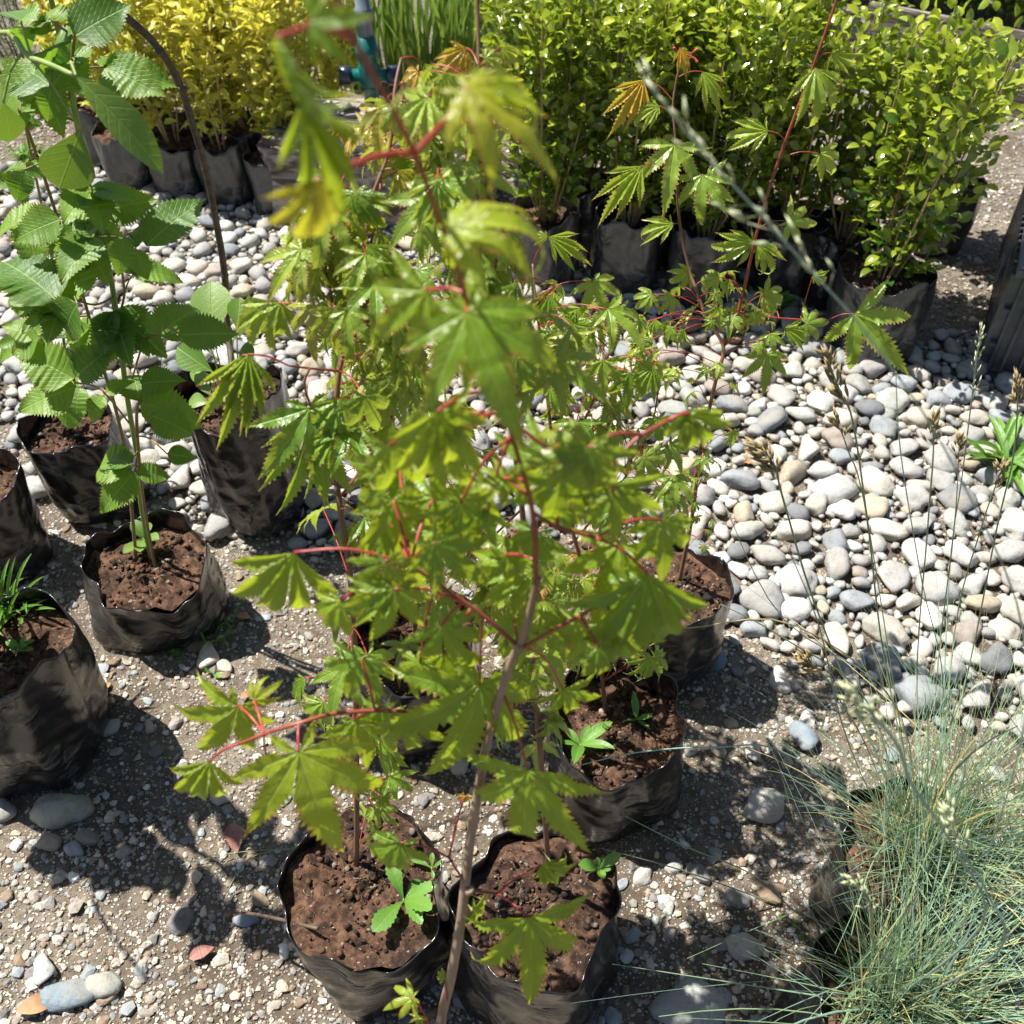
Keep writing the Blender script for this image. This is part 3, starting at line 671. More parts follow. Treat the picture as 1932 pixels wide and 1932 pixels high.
ML(875, 2202, 985, 2600, .68, .69, 7, .8, TD(875, 2119, .69), 1.1, Vector((-.1, -.15, 1))+(CAM-TD(875, 2202, .68)).normalized()*.9)
ML(616, 2228, 545, 2470, .72, .73, 6, .55, TD(700, 2180, .71))
ML(699, 2067, 535, 2325, .72, .74, 1, .6, TD(776, 2150, .70), .85)
ML(745, 2050, 815, 2005, .72, .70, 5, .8, TD(776, 2150, .70))
ML(780, 2215, 800, 2290, .75, .76, 5, .7, TD(776, 2150, .70))
ML(862, 1618, 725, 1965, .62, .64, 6, .45, TD(1202, 1655, .625), 1.0)
ML(1155, 1725, 1100, 1955, .62, .63, 1, .3, TD(1357, 1766, .645), 1.15)
ML(1155, 1725, 945, 1815, .625, .62, MTD[3], .3, pet=False)
ML(1274, 1590, 1455, 1765, .60, .62, 7, .1, TD(1202, 1655, .625))
ML(1274, 1592, 1255, 1722, .605, .6, 5, .2, pet=False)
ML(1895, 1678, 1840, 2130, .61, .64, 6, .15, TD(1745, 1575, .60), 1.05)
ML(1900, 1720, 1720, 2015, .63, .65, 2, .1, TD(1771, 1761, .63))
ML(1802, 1833, 1905, 2020, .64, .66, 0, .2, TD(1771, 1761, .63))
ML(1725, 1310, 1715, 1625, .52, .54, 2, .15, TD(1880, 1275, .55), 1.05)
ML(1725, 1310, 1450, 1345, .525, .51, 4, .4, pet=False, width=.8)
ML(1366, 916, 1530, 1340, .46, .455, 7, .2, TD(1375, 905, .475), 1.05, Vector((-.1, .1, 1))+(CAM-TD(1366, 916, .46)).normalized()*1.0)
ML(1380, 930, 1860, 1060, .47, .50, 4, .3, TD(1375, 905, .475), .8)
ML(1282, 1204, 1254, 1550, .49, .51, 6, .55, TD(1450, 1150, .52), .85)
ML(1290, 1206, 1428, 1408, .495, .5, 3, .5, TD(1450, 1150, .52), 1.0)
ML(1251, 849, 1015, 1060, .49, .47, 0, .35, TD(1399, 880, .475), 1.0)
ML(1323, 673, 1722, 512, .42, .40, 2, .85, TD(1330, 760, .445), .8, Vector((-.25, -.35, 1)))
ML(1323, 675, 1400, 878, .425, .43, MTD[0], .7, pet=False)
ML(1362, 259, 1750, 440, .37, .36, 4, .9, TD(1380, 285, .375), .75, Vector((-.1, -.3, 1)))
ML(1362, 259, 1700, 215, .372, .39, MTD[3], .8, pet=False, nrm=Vector((.1, -.2, 1)))
ML(815, 109, 960, 640, .325, .36, MTD[0], .0, TD(1040, 120, .35), .8, Vector((-1, -.5, .3)))
ML(905, 60, 1075, 40, .33, .32, 3, .0, TD(1040, 120, .35), 1.3)
ML(930, 530, 860, 870, .355, .36, MTD[2], .95, pet=False)
ML(1574, 1559, 1470, 1770, .60, .62, 5, .05, TD(1560, 1500, .58))
ML(1476, 1398, 1600, 1500, .58, .60, 7, .6, TD(1540, 1450, .57))
ML(1476, 1398, 1345, 1440, .58, .57, 0, .45, pet=False)
ML(2018, 1210, 2165, 1395, .555, .57, MTD[0], .3, TD(1960, 1230, .555), 1.2)
ML(1990, 1215, 2020, 1340, .556, .56, 3, .4, pet=False)
ML(1505, 1815, 1452, 1965, .69, .70, 7, .3, TD(1518, 1895, .662), 1.1)
ML(1505, 1815, 1682, 1905, .70, .72, 1, .3, pet=False)
ML(1640, 1400, 1620, 1640, .57, .6, 1, .05, TD(1640, 1330, .54), 1.1)
ML(1800, 1420, 1850, 1640, .57, .6, 0, .1, TD(1800, 1330, .55), 1.1)
ML(1350, 1470, 1420, 1690, .60, .62, 1, .1, TD(1500, 1280, .545), 1.1)
ML(1430, 1500, 1330, 1640, .61, .62, 3, .15, TD(1500, 1280, .545), 1.0)
ML(1060, 1930, 990, 2110, .69, .70, 1, .05, TD(1100, 2085, .705), 1.1)
ML(1120, 2070, 1060, 2240, .72, .74, 5, .1, TD(1100, 2085, .705))
ML(1650, 2020, 1720, 2160, .75, .78, 0, .15, TD(1538, 1895, .66))
ML(1040, 2110, 1130, 2300, .73, .74, 1, .3, TD(1100, 2085, .705))
ML(1230, 1940, 1150, 2110, .70, .71, 4, .4, TD(1280, 1709, .635))
ML(1190, 2100, 1240, 2290, .73, .75, 0, .2, TD(1200, 2085, .71))
ML(1000, 1760, 900, 1960, .65, .66, 2, .5, TD(1202, 1655, .625))
ML(1720, 1830, 1640, 2010, .66, .68, 1, .5, TD(1694, 1807, .64))
ML(1640, 1500, 1760, 1560, .60, .60, 2, .2, TD(1631, 1543, .59))
for _ in range(20):
    px, py = R.uniform(1080, 1950), R.uniform(1300, 1980); b = None
    k = min(m1.sk, key=lambda q: (screen(q[0])[0]/T3-px)**2+(screen(q[0])[1]/T3-py)**2); d_ = screen(k[0])[2]+R.uniform(-.03, .07)
    an_ = R.gauss(-math.pi/2, .75); Lp = R.uniform(190, 330); ML(px, py, px+Lp*math.cos(an_), py-Lp*math.sin(an_), d_, d_+R.uniform(.0, .04), None, R.uniform(0, .5), k[0])
ML(880, 300, 1060, 700, .34, .36, MTD[1], .2, pet=False)
m1.done('japanese_maple', b1+Vector((0, 0, .17)), 'nearest maple, pale leaning trunk at the lower edge, blurred leaves at the top', 'maple', MG, (TRUNK, TWIG, PETI, MAPLE))

def stemY(pl, pts, y0, y1, r0, r1, which='tr', start=None):
    n = len(pts); P_ = []
    for i, (x, y) in enumerate(pts): P_.append(Y(x, y, y0+(y1-y0)*(i/(n-1))**1.0))
    if start is not None: P_[0] = Vector(start)
    pl.stem(P_, [r0+(r1-r0)*i/(n-1) for i in range(n)], which); return P_
def EL(pl, bx, by, tx, ty, dy=0.0, tp=None, rnd=None, dt=0.0, width=1.0):
    yy = nearest_y(pl, bx, by)+dy; b = Y(bx, by, yy); dd = screen(b)[2]; t = D(tx, ty, dd+dt)
    pl.leaf(b, t, (CAM-b).normalized()+Vector((0, 0, .3))+rv(.22), MT[tp] if isinstance(tp, int) else tp, True, rnd, width)
MM = (BARK2, TWIG, PETI, MAPLE_FAR)
# ---- M2
m2 = Plant()
stemY(m2, [(675, 1612), (672, 1340), (662, 1100), (642, 960), (632, 860), (640, 700), (664, 640), (690, 560), (688, 470), (700, 380), (735, 280), (745, 170), (757, 110)], B2.y+.02, .86, .0034, .0012, start=B2+Vector((-.02, .02, -.01)))
stemY(m2, [(640, 700), (585, 695), (545, 690)], .69, .66, .0012, .0009, 'tw'); stemY(m2, [(632, 860), (600, 800), (575, 730), (585, 695)], .68, .66, .0012, .0009, 'tw')
stemY(m2, [(636, 660), (625, 560), (612, 480), (630, 400), (650, 330)], .72, .80, .0013, .0009, 'tw')
stemY(m2, [(690, 560), (700, 460), (715, 380), (722, 300), (735, 250)], .76, .9, .0013, .0009, 'tw')
stemY(m2, [(640, 940), (700, 860), (740, 790)], .67, .72, .0012, .0009, 'tw')
EL(m2, 583, 770, 640, 975, 0, 1, .05, width=1.1); EL(m2, 583, 772, 568, 1005, .02, MTD[1], .1)
EL(m2, 456, 670, 428, 875, 0, MTD[1], .5); EL(m2, 468, 668, 475, 838, 0, MTD[1], .5)
EL(m2, 520, 570, 430, 688, 0, 6, .7); EL(m2, 528, 572, 545, 680, 0, 2, .6)
EL(m2, 655, 228, 612, 275, 0, MTD[1], 1.0); EL(m2, 655, 230, 645, 300, 0, MTD[0], 1.0)
EL(m2, 600, 380, 560, 520, 0, MTD[3], .9); EL(m2, 665, 390, 560, 500, .02, 4, 1.0)
EL(m2, 790, 135, 740, 205, .02, 5, 1.0); EL(m2, 800, 120, 860, 210, .02, MTD[1], .7)
EL(m2, 650, 1000, 690, 1060, 0, 0, .1); EL(m2, 610, 440, 540, 480, 0, MTD[0], 1)
m2.cloud(640, 430, 80, 130, 37, (0.043, 0.074), .05); m2.cloud(715, 560, 70, 120, 24, (0.040, 0.070), .06); m2.cloud(700, 250, 90, 90, 7, (.03, .05), .05, rnd=.93); m2.cloud(760, 260, 60, 90, 19, (0.034, 0.064), .05, rnd=None)
m2.cloud(660, 880, 60, 160, 12, (0.045, 0.070), .04); m2.cloud(720, 760, 60, 70, 15, (0.045, 0.070), .05); m2.cloud(690, 1440, 60, 110, 14, (0.028, 0.058), .05)
for _ in range(5):      # shrivelled tips
    p = Y(745+R.uniform(-14, 24), 130+R.uniform(-50, 60), .86); m2.stem([Y(745, 175, .86), p.lerp(Y(745, 175, .86), .5)+rv(.004), p], [.0009, .0009, .0024], 'tw', 6)
m2.cloud(600, 520, 60, 100, 11, (0.039, 0.064), .04, rnd=.9); m2.cloud(650, 1290, 90, 120, 9, (.045, .065), .05); m2.done('japanese_maple', B2, 'slim maple rising from the front left bag, with pinkish leaves at its top', 'maple', MG, MM)
# ---- M3
m3 = Plant()
stemY(m3, [(1030, 1605), (1018, 1400), (1008, 1290), (1000, 1130), (985, 960), (965, 800), (945, 640), (940, 520), (925, 430), (917, 300), (905, 130), (900, -20)], B3.y+.03, .80, .0034, .0014, start=B3+Vector((.02, .03, -.01)))
stemY(m3, [(917, 310), (880, 316), (830, 320)], .74, .72, .001, .0008, 'pe'); stemY(m3, [(905, 150), (870, 160), (840, 180)], .76, .72, .0011, .0008, 'pe')
stemY(m3, [(945, 640), (1000, 590), (1045, 540)], .70, .68, .0013, .0009, 'tw'); stemY(m3, [(985, 960), (900, 1040), (870, 1060)], .66, .66, .0012, .0009, 'tw')
EL(m3, 880, 285, 975, 232, 0, 3, .6, width=1.2); EL(m3, 880, 285, 905, 160, .02, 7, .5)
EL(m3, 915, 110, 985, 90, 0, 5, .8); EL(m3, 945, 90, 1000, 140, 0, MTD[0], .9); EL(m3, 880, 90, 800, 210, .02, MTD[0], 1.0); EL(m3, 930, 130, 900, 220, 0, 2, .6)
EL(m3, 905, 320, 940, 440, .02, 1, .7); EL(m3, 830, 320, 800, 440, 0, 6, .4); EL(m3, 930, 280, 960, 310, 0, MTD[1], .9)
m3.cloud(870, 400, 70, 100, 19, (0.039, 0.070), .05); m3.cloud(930, 520, 70, 120, 17, (0.039, 0.070), .06); m3.cloud(1000, 640, 70, 80, 14, (0.045, 0.077), .05)
m3.cloud(980, 1150, 110, 130, 23, (0.045, 0.077), .07); m3.cloud(860, 1060, 100, 90, 17, (0.045, 0.077), .06); m3.cloud(1000, 1330, 50, 80, 8, (0.045, 0.064), .04); m3.cloud(860, 170, 60, 70, 10, (0.039, 0.064), .04, rnd=.8)
m3.done('japanese_maple', B3, 'maple with a long straight red stem, in the front bag right of the leaning trunk', 'maple', MG, MM)
# ---- M4
m4 = Plant()
stemY(m4, [(1150, 1325), (1120, 1150), (1085, 1020), (1050, 900), (1036, 780), (1022, 660), (1010, 560), (1005, 498)], B4.y+.02, .98, .0032, .0011, start=B4+Vector((-.01, .03, -.01)))
stemY(m4, [(1050, 900), (1100, 800), (1140, 700), (1160, 610)], .88, .98, .0015, .001, 'tw'); stemY(m4, [(1085, 1020), (1180, 900), (1230, 800), (1245, 700)], .86, .95, .0015, .001, 'tw')
EL(m4, 1033, 445, 985, 450, 0, MTD[0], .7); EL(m4, 1035, 447, 1130, 500, 0, MTD[1], .7)
EL(m4, 1120, 530, 1165, 620, 0, 1, .6); EL(m4, 1240, 720, 1220, 640, 0, 0, .5)
m4.cloud(1120, 690, 120, 130, 47, (0.047, 0.070), .07); m4.cloud(1170, 880, 110, 130, 37, (0.047, 0.070), .07); m4.cloud(1050, 600, 70, 80, 12, (0.047, 0.070), .05); m4.cloud(1070, 1080, 90, 110, 23, (0.047, 0.070), .06); m4.cloud(1190, 1200, 60, 80, 12, (0.047, 0.070), .05)
m4.cloud(1120, 1160, 90, 90, 8, (.045, .065), .05); m4.done('japanese_maple', B4, 'bushy maple in the bag of dark soil, spreading behind the nearest one', 'maple', MG, MM)
# ---- M5
m5 = Plant()
stemY(m5, [(775, 1195), (772, 1000), (768, 850), (778, 740), (800, 600), (812, 460), (820, 350)], B5.y+.01, 1.12, .0032, .0011, start=B5+Vector((0, .02, -.01)))
stemY(m5, [(768, 850), (720, 760), (690, 660), (650, 560)], .99, 1.06, .0015, .001, 'tw'); stemY(m5, [(772, 1000), (830, 900), (880, 760)], .97, 1.05, .0015, .001, 'tw')
stemY(m5, [(772, 1100), (700, 1050), (650, 990)], .94, .95, .0013, .001, 'tw')
m5.cloud(730, 680, 110, 150, 47, (0.047, 0.074), .07); m5.cloud(820, 520, 80, 130, 23, (0.047, 0.070), .06); m5.cloud(820, 880, 110, 130, 25, (0.047, 0.074), .07); m5.cloud(720, 1050, 60, 60, 8, (0.047, 0.064), .05); m5.cloud(760, 1260, 130, 90, 29, (0.047, 0.077), .07); m5.cloud(700, 1370, 50, 70, 10, (0.047, 0.070), .04)
m5.cloud(740, 1180, 130, 90, 14, (.045, .07), .06); m5.cloud(880, 1200, 90, 110, 8, (.045, .07), .06); m5.done('japanese_maple', B5, 'full maple in the half hidden bag, left of centre behind the front pair', 'maple', MG, MM)
# ---- M6
m6 = Plant()
stemY(m6, [(1300, 1060), (1305, 980), (1322, 850), (1350, 720), (1365, 655), (1335, 605), (1315, 550), (1298, 500), (1280, 400), (1275, 270), (1270, 190), (1290, 90)], B6.y, 1.26, .0034, .0012, start=B6+Vector((.01, .02, -.01)))
stemY(m6, [(1365, 655), (1395, 580), (1430, 430), (1470, 300), (1540, 110), (1585, -20)], 1.15, 1.24, .0026, .0016, 'tw')
stemY(m6, [(1395, 590), (1470, 600), (1560, 605)], 1.15, 1.14, .0013, .0008, 'pe'); stemY(m6, [(1360, 670), (1400, 650), (1440, 640)], 1.14, 1.12, .0013, .0008, 'tw')
for q in [(1272, 273, 1257, 410, 3, .5), (1211, 313, 1121, 425, MTD[1], .6), (1325, 330, 1318, 443, 0, .3), (1335, 332, 1395, 400, 4, .4), (1538, 128, 1565, 263, 6, .5), (1449, 247, 1343, 257, MTD[3], .7), (1548, 290, 1611, 356, 5, .7),
          (1424, 457, 1317, 480, MTD[3], .5), (1428, 460, 1500, 540, MTD[0], .5), (1486, 417, 1578, 430, 4, .5), (1357, 522, 1300, 560, 2, .4), (1440, 557, 1527, 571, 2, .4), (1533, 522, 1592, 530, MTD[0], .4),
          (1359, 583, 1365, 640, 0, .4), (1613, 592, 1728, 717, 3, .3), (1448, 667, 1448, 757, 1, .1), (1244, 200, 1167, 240, MTD[0], .7), (1214, 150, 1154, 263, MTD[1], 1), (1270, 423, 1183, 438, MTD[3], .6), (1283, 90, 1300, 150, MTD[1], 1), (1325, 135, 1370, 220, MTD[1], .8),
          (1570, 100, 1640, 135, MTD[3], .5), (1300, 515, 1240, 550, 5, .3), (1230, 555, 1180, 600, 2, .4), (1270, 560, 1235, 600, 0, .4), (1480, 620, 1560, 650, MTD[3], .5), (1520, 610, 1600, 605, 4, .4), (1260, 350, 1300, 330, 5, .4)]:
    EL(m6, q[0], q[1], q[2], q[3], R.uniform(-.02, .02), q[4], q[5])
m6.cloud(1335, 770, 60, 110, 22, (.022, .036), .05); m6.cloud(1310, 950, 45, 90, 17, (.02, .032), .04); m6.cloud(1260, 640, 60, 60, 13, (.03, .045), .05); m6.cloud(1420, 600, 80, 50, 13, (.028, .042), .05); m6.cloud(1340, 560, 60, 60, 9, (.03, .045), .05)
for _ in range(6):
    p = Y(1290+R.uniform(-20, 30), 95+R.uniform(-30, 40), 1.26); m6.stem([Y(1288, 120, 1.26), p.lerp(Y(1288, 120, 1.26), .5)+rv(.003), p], [.0009, .0009, .0022], 'pe', 6)
m6.done('japanese_maple', B6, 'tallest airy maple on the right, two stems forking above the pebbles', 'maple', MG, MM)

# ================================================================ BRAMBLE AND LEFT SHRUBS
br = Plant()
A0 = [RA+Vector((0, .02, -.01))]+[Y(x, y, v) for x, y, v in ((266, 950, RA.y+.02), (262, 880, 1.13), (240, 750, 1.13), (215, 560, 1.12), (190, 440, 1.11), (165, 340, 1.10), (130, 150, 1.08), (92, -20, 1.06))]
br.stem(A0, [.0042, .0042, .0040, .0038, .0036, .0035, .0034, .0032, .0028], 'tr', 9)
A1 = [RA+Vector((-.025, .015, -.01))]+[Y(x, y, v) for x, y, v in ((248, 955, RA.y+.03), (238, 860, 1.15), (215, 760, 1.15), (190, 680, 1.15), (160, 570, 1.15), (105, 400, 1.14), (48, 235, 1.12), (-10, 120, 1.1))]
br.stem(A1, [.0030, .0030, .0028, .0027, .0026, .0024, .0022, .002, .0018], 'tw', 8)
br.stem([RA+Vector((.012, .0, -.01)), Y(270, 940, RA.y), Y(258, 800, 1.1), Y(262, 760, 1.1)], [.0026, .0026, .0024, .0018], 'tw')
br.stem([Y(217, 620, 1.12), Y(234, 560, 1.11), Y(230, 510, 1.10)], .0016, 'tw')
br.stem([A0[5], Y(240, 455, 1.09), Y(262, 462, 1.08)], .0013, 'pe'); br.stem([A0[7], Y(140, 80, 1.05), Y(139, 68, 1.05)], .0016, 'pe'); br.stem([A0[4], Y(180, 575, 1.08), Y(142, 565, 1.06)], .0014, 'pe')
br.stem([A0[3], Y(270, 650, 1.08), Y(300, 633, 1.06)], .0014, 'pe'); br.stem([Y(245, 800, 1.13), Y(190, 735, 1.1), Y(142, 722, 1.08)], .0014, 'pe')
def BL(bx, by, tx, ty, dy=0, k=None, rnd=None, wd=1.0):
    bx, by, tx, ty = [v*T3 for v in (bx, by, tx, ty)]
    yy = nearest_y(br, bx, by)-.05+dy+R.uniform(-.03, .03); b = Y(bx, by, yy); dd = screen(b)[2]; t = D(tx, ty, dd+R.uniform(-.02, .03))
    br.leaf(b, t, (CAM-b).normalized()*.8+Vector((0, 0, .6))+rv(.22), BT[k] if k is not None else R.choice(BT), True, rnd, wd, pr=.001)
for q in [(430, 719, 590, 562), (300, 616, 455, 580), (290, 620, 171, 600), (400, 722, 335, 630), (398, 730, 424, 828), (171, 885, -25, 705), (222, 885, 205, 690), (227, 890, 140, 1010), (466, 983, 592, 862), (523, 983, 700, 966), (460, 980, 430, 912),
          (217, 106, 375, 2), (207, 119, 45, 119), (150, 254, -5, 120), (155, 254, 252, 105), (146, 254, 146, 360), (72, 497, -5, 464), (75, 499, 148, 497), (70, 502, 40, 596), (176, 642, 28, 696), (217, 1109, 34, 1012), (222, 1134, 44, 1194), (222, 1103, 325, 1008),
          (409, 1181, 612, 1212), (445, 1217, 582, 1271), (409, 1176, 380, 1048), (414, 1124, 530, 1108), (383, 1373, 220, 1330), (393, 1383, 288, 1500), (398, 1383, 504, 1393), (385, 1362, 290, 1318), (490, 1330, 580, 1340), (120, 980, 0, 945), (115, 990, 20, 1030), (300, 680, 330, 760),
          (230, 200, 120, 110), (120, 80, 20, 60), (110, 60, 10, 10), (150, 90, 60, 40), (360, 700, 350, 800), (250, 560, 190, 500), (190, 880, 60, 880), (160, 260, 60, 240), (200, 60, 120, 0)]:
    BL(*q, rnd=R.choice((.1, .3, .6, .85)), wd=R.uniform(1.0, 1.25))
BL(305, 1160, 236, 1236, rnd=1.0); BL(310, 1150, 380, 1110, rnd=1.0, wd=.8); BL(95, 290, 70, 245, rnd=1.0); BL(80, 330, 60, 370, rnd=1.0)
for _ in range(17):
    p, r = R.choice(br.sk); sx, sy, dd = screen(p)
    if sy > 880 or sx > 420: continue
    a_ = R.uniform(0, 6.28); o_ = Vector((math.cos(a_), math.sin(a_)*.7, R.uniform(-.1, .5))); b = p+o_*R.uniform(.02, .05); rn = R.random()
    for k in range(3):
        d = (o_+Vector((0, 0, -.5))).normalized()+rv(.1)+o_.cross(Vector((0, 0, 1)))*(k-1)*1.1
        br.leaf(b, b+d.normalized()*R.uniform(.055, .085), Vector((0, 0, 1))+(CAM-b).normalized()*.4+rv(.25), R.choice(BT), k == 1, rn, 1.05, anchor=p, pr=.001)
br.done('bramble', RA, 'tall bramble with toothed green leaflets rising from the slumped bag', 'bramble', None, (GSTEM, RSTEM, RSTEM, BRAMBLE))

# second, sparser bramble in the wrinkled bag
b2 = Plant()
b2.stem([RB-Vector((0, 0, .01)), Y(125, 680, 1.53), Y(110, 560, 1.5), Y(85, 420, 1.46), Y(40, 200, 1.4)], [.0032, .003, .0026, .0022, .0018], 'tr')
for (x, y) in ((60, 420), (30, 330), (20, 560), (80, 300), (40, 640), (95, 620), (20, 240), (70, 200)):
    yy = nearest_y(b2, x, y)-.04; b = Y(x, y, yy)
    for k in range(3):
        a_ = R.uniform(0, 6.28); b2.leaf(b, b+Vector((math.cos(a_), math.sin(a_)*.6, R.uniform(-.6, .2)))*.062, (CAM-b).normalized()+Vector((0, 0, .7))+rv(.2), R.choice(BT2), k == 0, None, 1.0, pr=.001)
b2.done('bramble', RB, 'sparser bramble behind, growing from the wrinkled bag', 'bramble', None, (RSTEM, RSTEM, RSTEM, BRAMBLE))

# arching dark stem with sprouts at its foot
dk = Plant()
dk.stem([RC-Vector((0, 0, .01)), Y(430, 620, 1.56), Y(424, 520, 1.56), Y(408, 420, 1.55), Y(388, 320, 1.53), Y(365, 240, 1.50), Y(335, 150, 1.48), Y(290, 80, 1.46), Y(233, 28, 1.44), Y(180, -20, 1.42)], [.0065, .0062, .0064, .0060, .0058, .0056, .0055, .0056, .0062, .005], 'tr', 9)
for (x, y) in ((424, 520), (388, 318), (345, 168), (300, 95)): p = Y(x, y, nearest_y(dk, x, y)); dk.tr.tube([p-Vector((0, 0, .006)), p, p+Vector((0, 0, .006))], [.005, .0078, .005], 8)
for bx, by, tx, ty in ((403, 640, 394, 528), (440, 640, 496, 570), (447, 622, 452, 560), (400, 700, 330, 655), (405, 720, 345, 700), (398, 745, 360, 690), (420, 745, 445, 690), (395, 760, 350, 750), (400, 660, 372, 600), (452, 700, 480, 640)):
    b = Y(bx, by, RC.y-.03+R.uniform(-.03, .03)); dd = screen(b)[2]; dk.leaf(b, D(tx, ty, dd), (CAM-b).normalized()+Vector((0, 0, .3))+rv(.3), R.choice(OB+ST), True, None, 1.2, anchor=RC+Vector((R.uniform(-.02, .02), R.uniform(-.03, 0), 0)), pr=.0012)
dk.done('arching_shrub', RC, 'arching dark woody stem with smooth sprouts at its foot, in the tall straight bag', 'shrub', None, (DARKSTEM, DARKSTEM, GSTEM, SMOOTH))

# smooth-leaved shrub at the left edge (mostly outside the frame; throws the blotchy shade)
sh = Plant()
def at3(x, y, z): return Vector((x, y, z))
sh.stem([RE-Vector((.03, 0, .01)), at3(RE.x-.07, RE.y-.01, .42), at3(RE.x-.10, RE.y+.02, .62), at3(RE.x-.06, RE.y, .85), at3(RE.x-.02, RE.y+.02, 1.0)], [.005, .0046, .004, .0034, .0028], 'tr')
sh.stem([at3(RE.x-.07, RE.y-.01, .42), at3(RE.x-.15, RE.y-.10, .60), at3(RE.x-.14, RE.y-.16, .8)], [.003, .0028, .002], 'tr')
sh.stem([at3(RE.x-.06, RE.y, .85), D(-60, 90, .98), D(60, 110, .92), D(140, 142, .88)], [.003, .0028, .0026, .0022], 'tr')
for z in range(58):
    p, r = R.choice(sh.sk[6:24]); a_ = R.uniform(0, 6.28); d = Vector((math.cos(a_), math.sin(a_), R.uniform(-.3, .4)))
    b = p+d*.03
    if screen(b+d*.1)[0] > -20 or screen(b)[0] > -20: continue
    sh.leaf(b, b+d*R.uniform(.07, .10), Vector((0, 0, 1))+rv(.3), R.choice(ST+OB), True, None, 1.25, anchor=p, pr=.0011)
for bx, by, tx, ty, d in ((223, 222, 492, 480, .80), (235, 380, 175, 560, 1.0), (10, 300, 40, 420, .95), (60, 60, -10, 10, .9)):
    b, t = TD(bx, by, d), TD(tx, ty, d+.03); sh.leaf(b, t, (CAM-b).normalized()*.7+Vector((.45, 0, .5)), ST[0] if d == .80 else OB[0], True, .7 if d == .8 else .2, 1.0 if d == .8 else 1.35, pr=.0012)
sh.done('smooth_leaved_shrub', RE, 'smooth-leaved shrub whose long leaf reaches in at the upper left', 'shrub', None, (GSTEM, GSTEM, GSTEM, SMOOTH))

# ================================================================ BACKGROUND
def leafy_shrub(name, root_p, label, cat, group, stems, h0, h1, rad, nleaf, L, tps, mats, lean=.0, twist=0, sparse=0.0):
    pl_root = thing(name, root_p, label, cat, group); st = G(); lf = G()
    for k in range(stems):
        a_ = R.uniform(0, 6.28); rr = rad*R.uniform(.25, 1.0); top = root_p+Vector((math.cos(a_)*rr+lean, math.sin(a_)*rr, R.uniform(.75, 1)*h1))
        b = root_p+Vector((math.cos(a_)*.015, math.sin(a_)*.015, -.01)); mid = b.lerp(top, .5)+Vector((math.cos(a_)*rr*.25, math.sin(a_)*rr*.25, 0))
        P_, Rr = crom([b, mid, top], [.0032, .0022, .001], 9); st.tube(P_, Rr, 5, smooth=False)
        n = nleaf//stems
        for i in range(n):
            t = h0+(1-h0)*(i+R.random())/n
            if R.random() < sparse*(1-t): continue
            j = min(len(P_)-2, int(t*(len(P_)-1))); p = P_[j].lerp(P_[j+1], t*(len(P_)-1)-j)
            off = Vector((R.gauss(0, 1), R.gauss(0, 1), R.gauss(0, .6))).normalized(); q = p+off*rad*.42*R.random()**.7
            d = (off*.8+Vector((0, 0, R.uniform(.1, 1.1))))
            f = min(1, max(0, -.10+.75*t+R.gauss(0, .22)+(q-p).length/rad*.4))  # paler upward and outward; boxwood's dark gaps and lit tops painted in
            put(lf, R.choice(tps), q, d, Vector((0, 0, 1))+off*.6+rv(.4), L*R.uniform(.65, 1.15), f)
    st.build('stems', mats[0], pl_root); lf.build('foliage', mats[1], pl_root)
# golden shrubs
ORD = ['first', 'second', 'third', 'fourth', 'fifth', 'sixth', 'seventh', 'eighth']
yb = [(225, 240, 'front row'), (322, 252, 'front row'), (415, 268, 'front row'), (512, 292, 'front row'), (185, 195, 'second row'), (280, 205, 'second row'), (372, 218, 'second row'), (466, 235, 'second row'), (562, 255, 'second row')]
for i, (x, y, rw) in enumerate(yb):
    k = ORD[i if i < 4 else i-4]
    c = bag(x, y, 'small black bag, %s from the left in the %s of golden shrubs' % (k, rw), rad=.075, h=.17, seed=20+i, res=(64, 20), crumbs=20, name='grow_bag', group='small bags under the golden shrubs', soil=.015)
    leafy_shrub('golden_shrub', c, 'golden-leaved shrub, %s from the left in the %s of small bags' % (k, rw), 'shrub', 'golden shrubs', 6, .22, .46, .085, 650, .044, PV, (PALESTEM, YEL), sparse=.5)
for i, (x, y) in enumerate([(150, 120), (250, 135), (350, 140), (450, 150), (545, 165), (620, 150)]):
    c = Z(x, y, .15); c.z = 0
    leafy_shrub('golden_shrub', c, 'golden-leaved shrub, %s from the left in the rear row' % ORD[i], 'shrub', 'golden shrubs', 6, .15, .56, .10, 600, .046, PV, (PALESTEM, YEL), sparse=.3)
# conifers behind
for i, (x, y) in enumerate([(60, 170), (215, 100), (385, 85), (560, 80)]):
    c = Z(x, y, 0); leafy_shrub('dwarf_conifer', c, 'dark blue-green conifer behind the golden shrubs, %s from the left' % ORD[i], 'conifer', 'dark conifers', 9, .05, .55, .16, 1500, .03, [NEED], (DARKSTEM, CONIF))
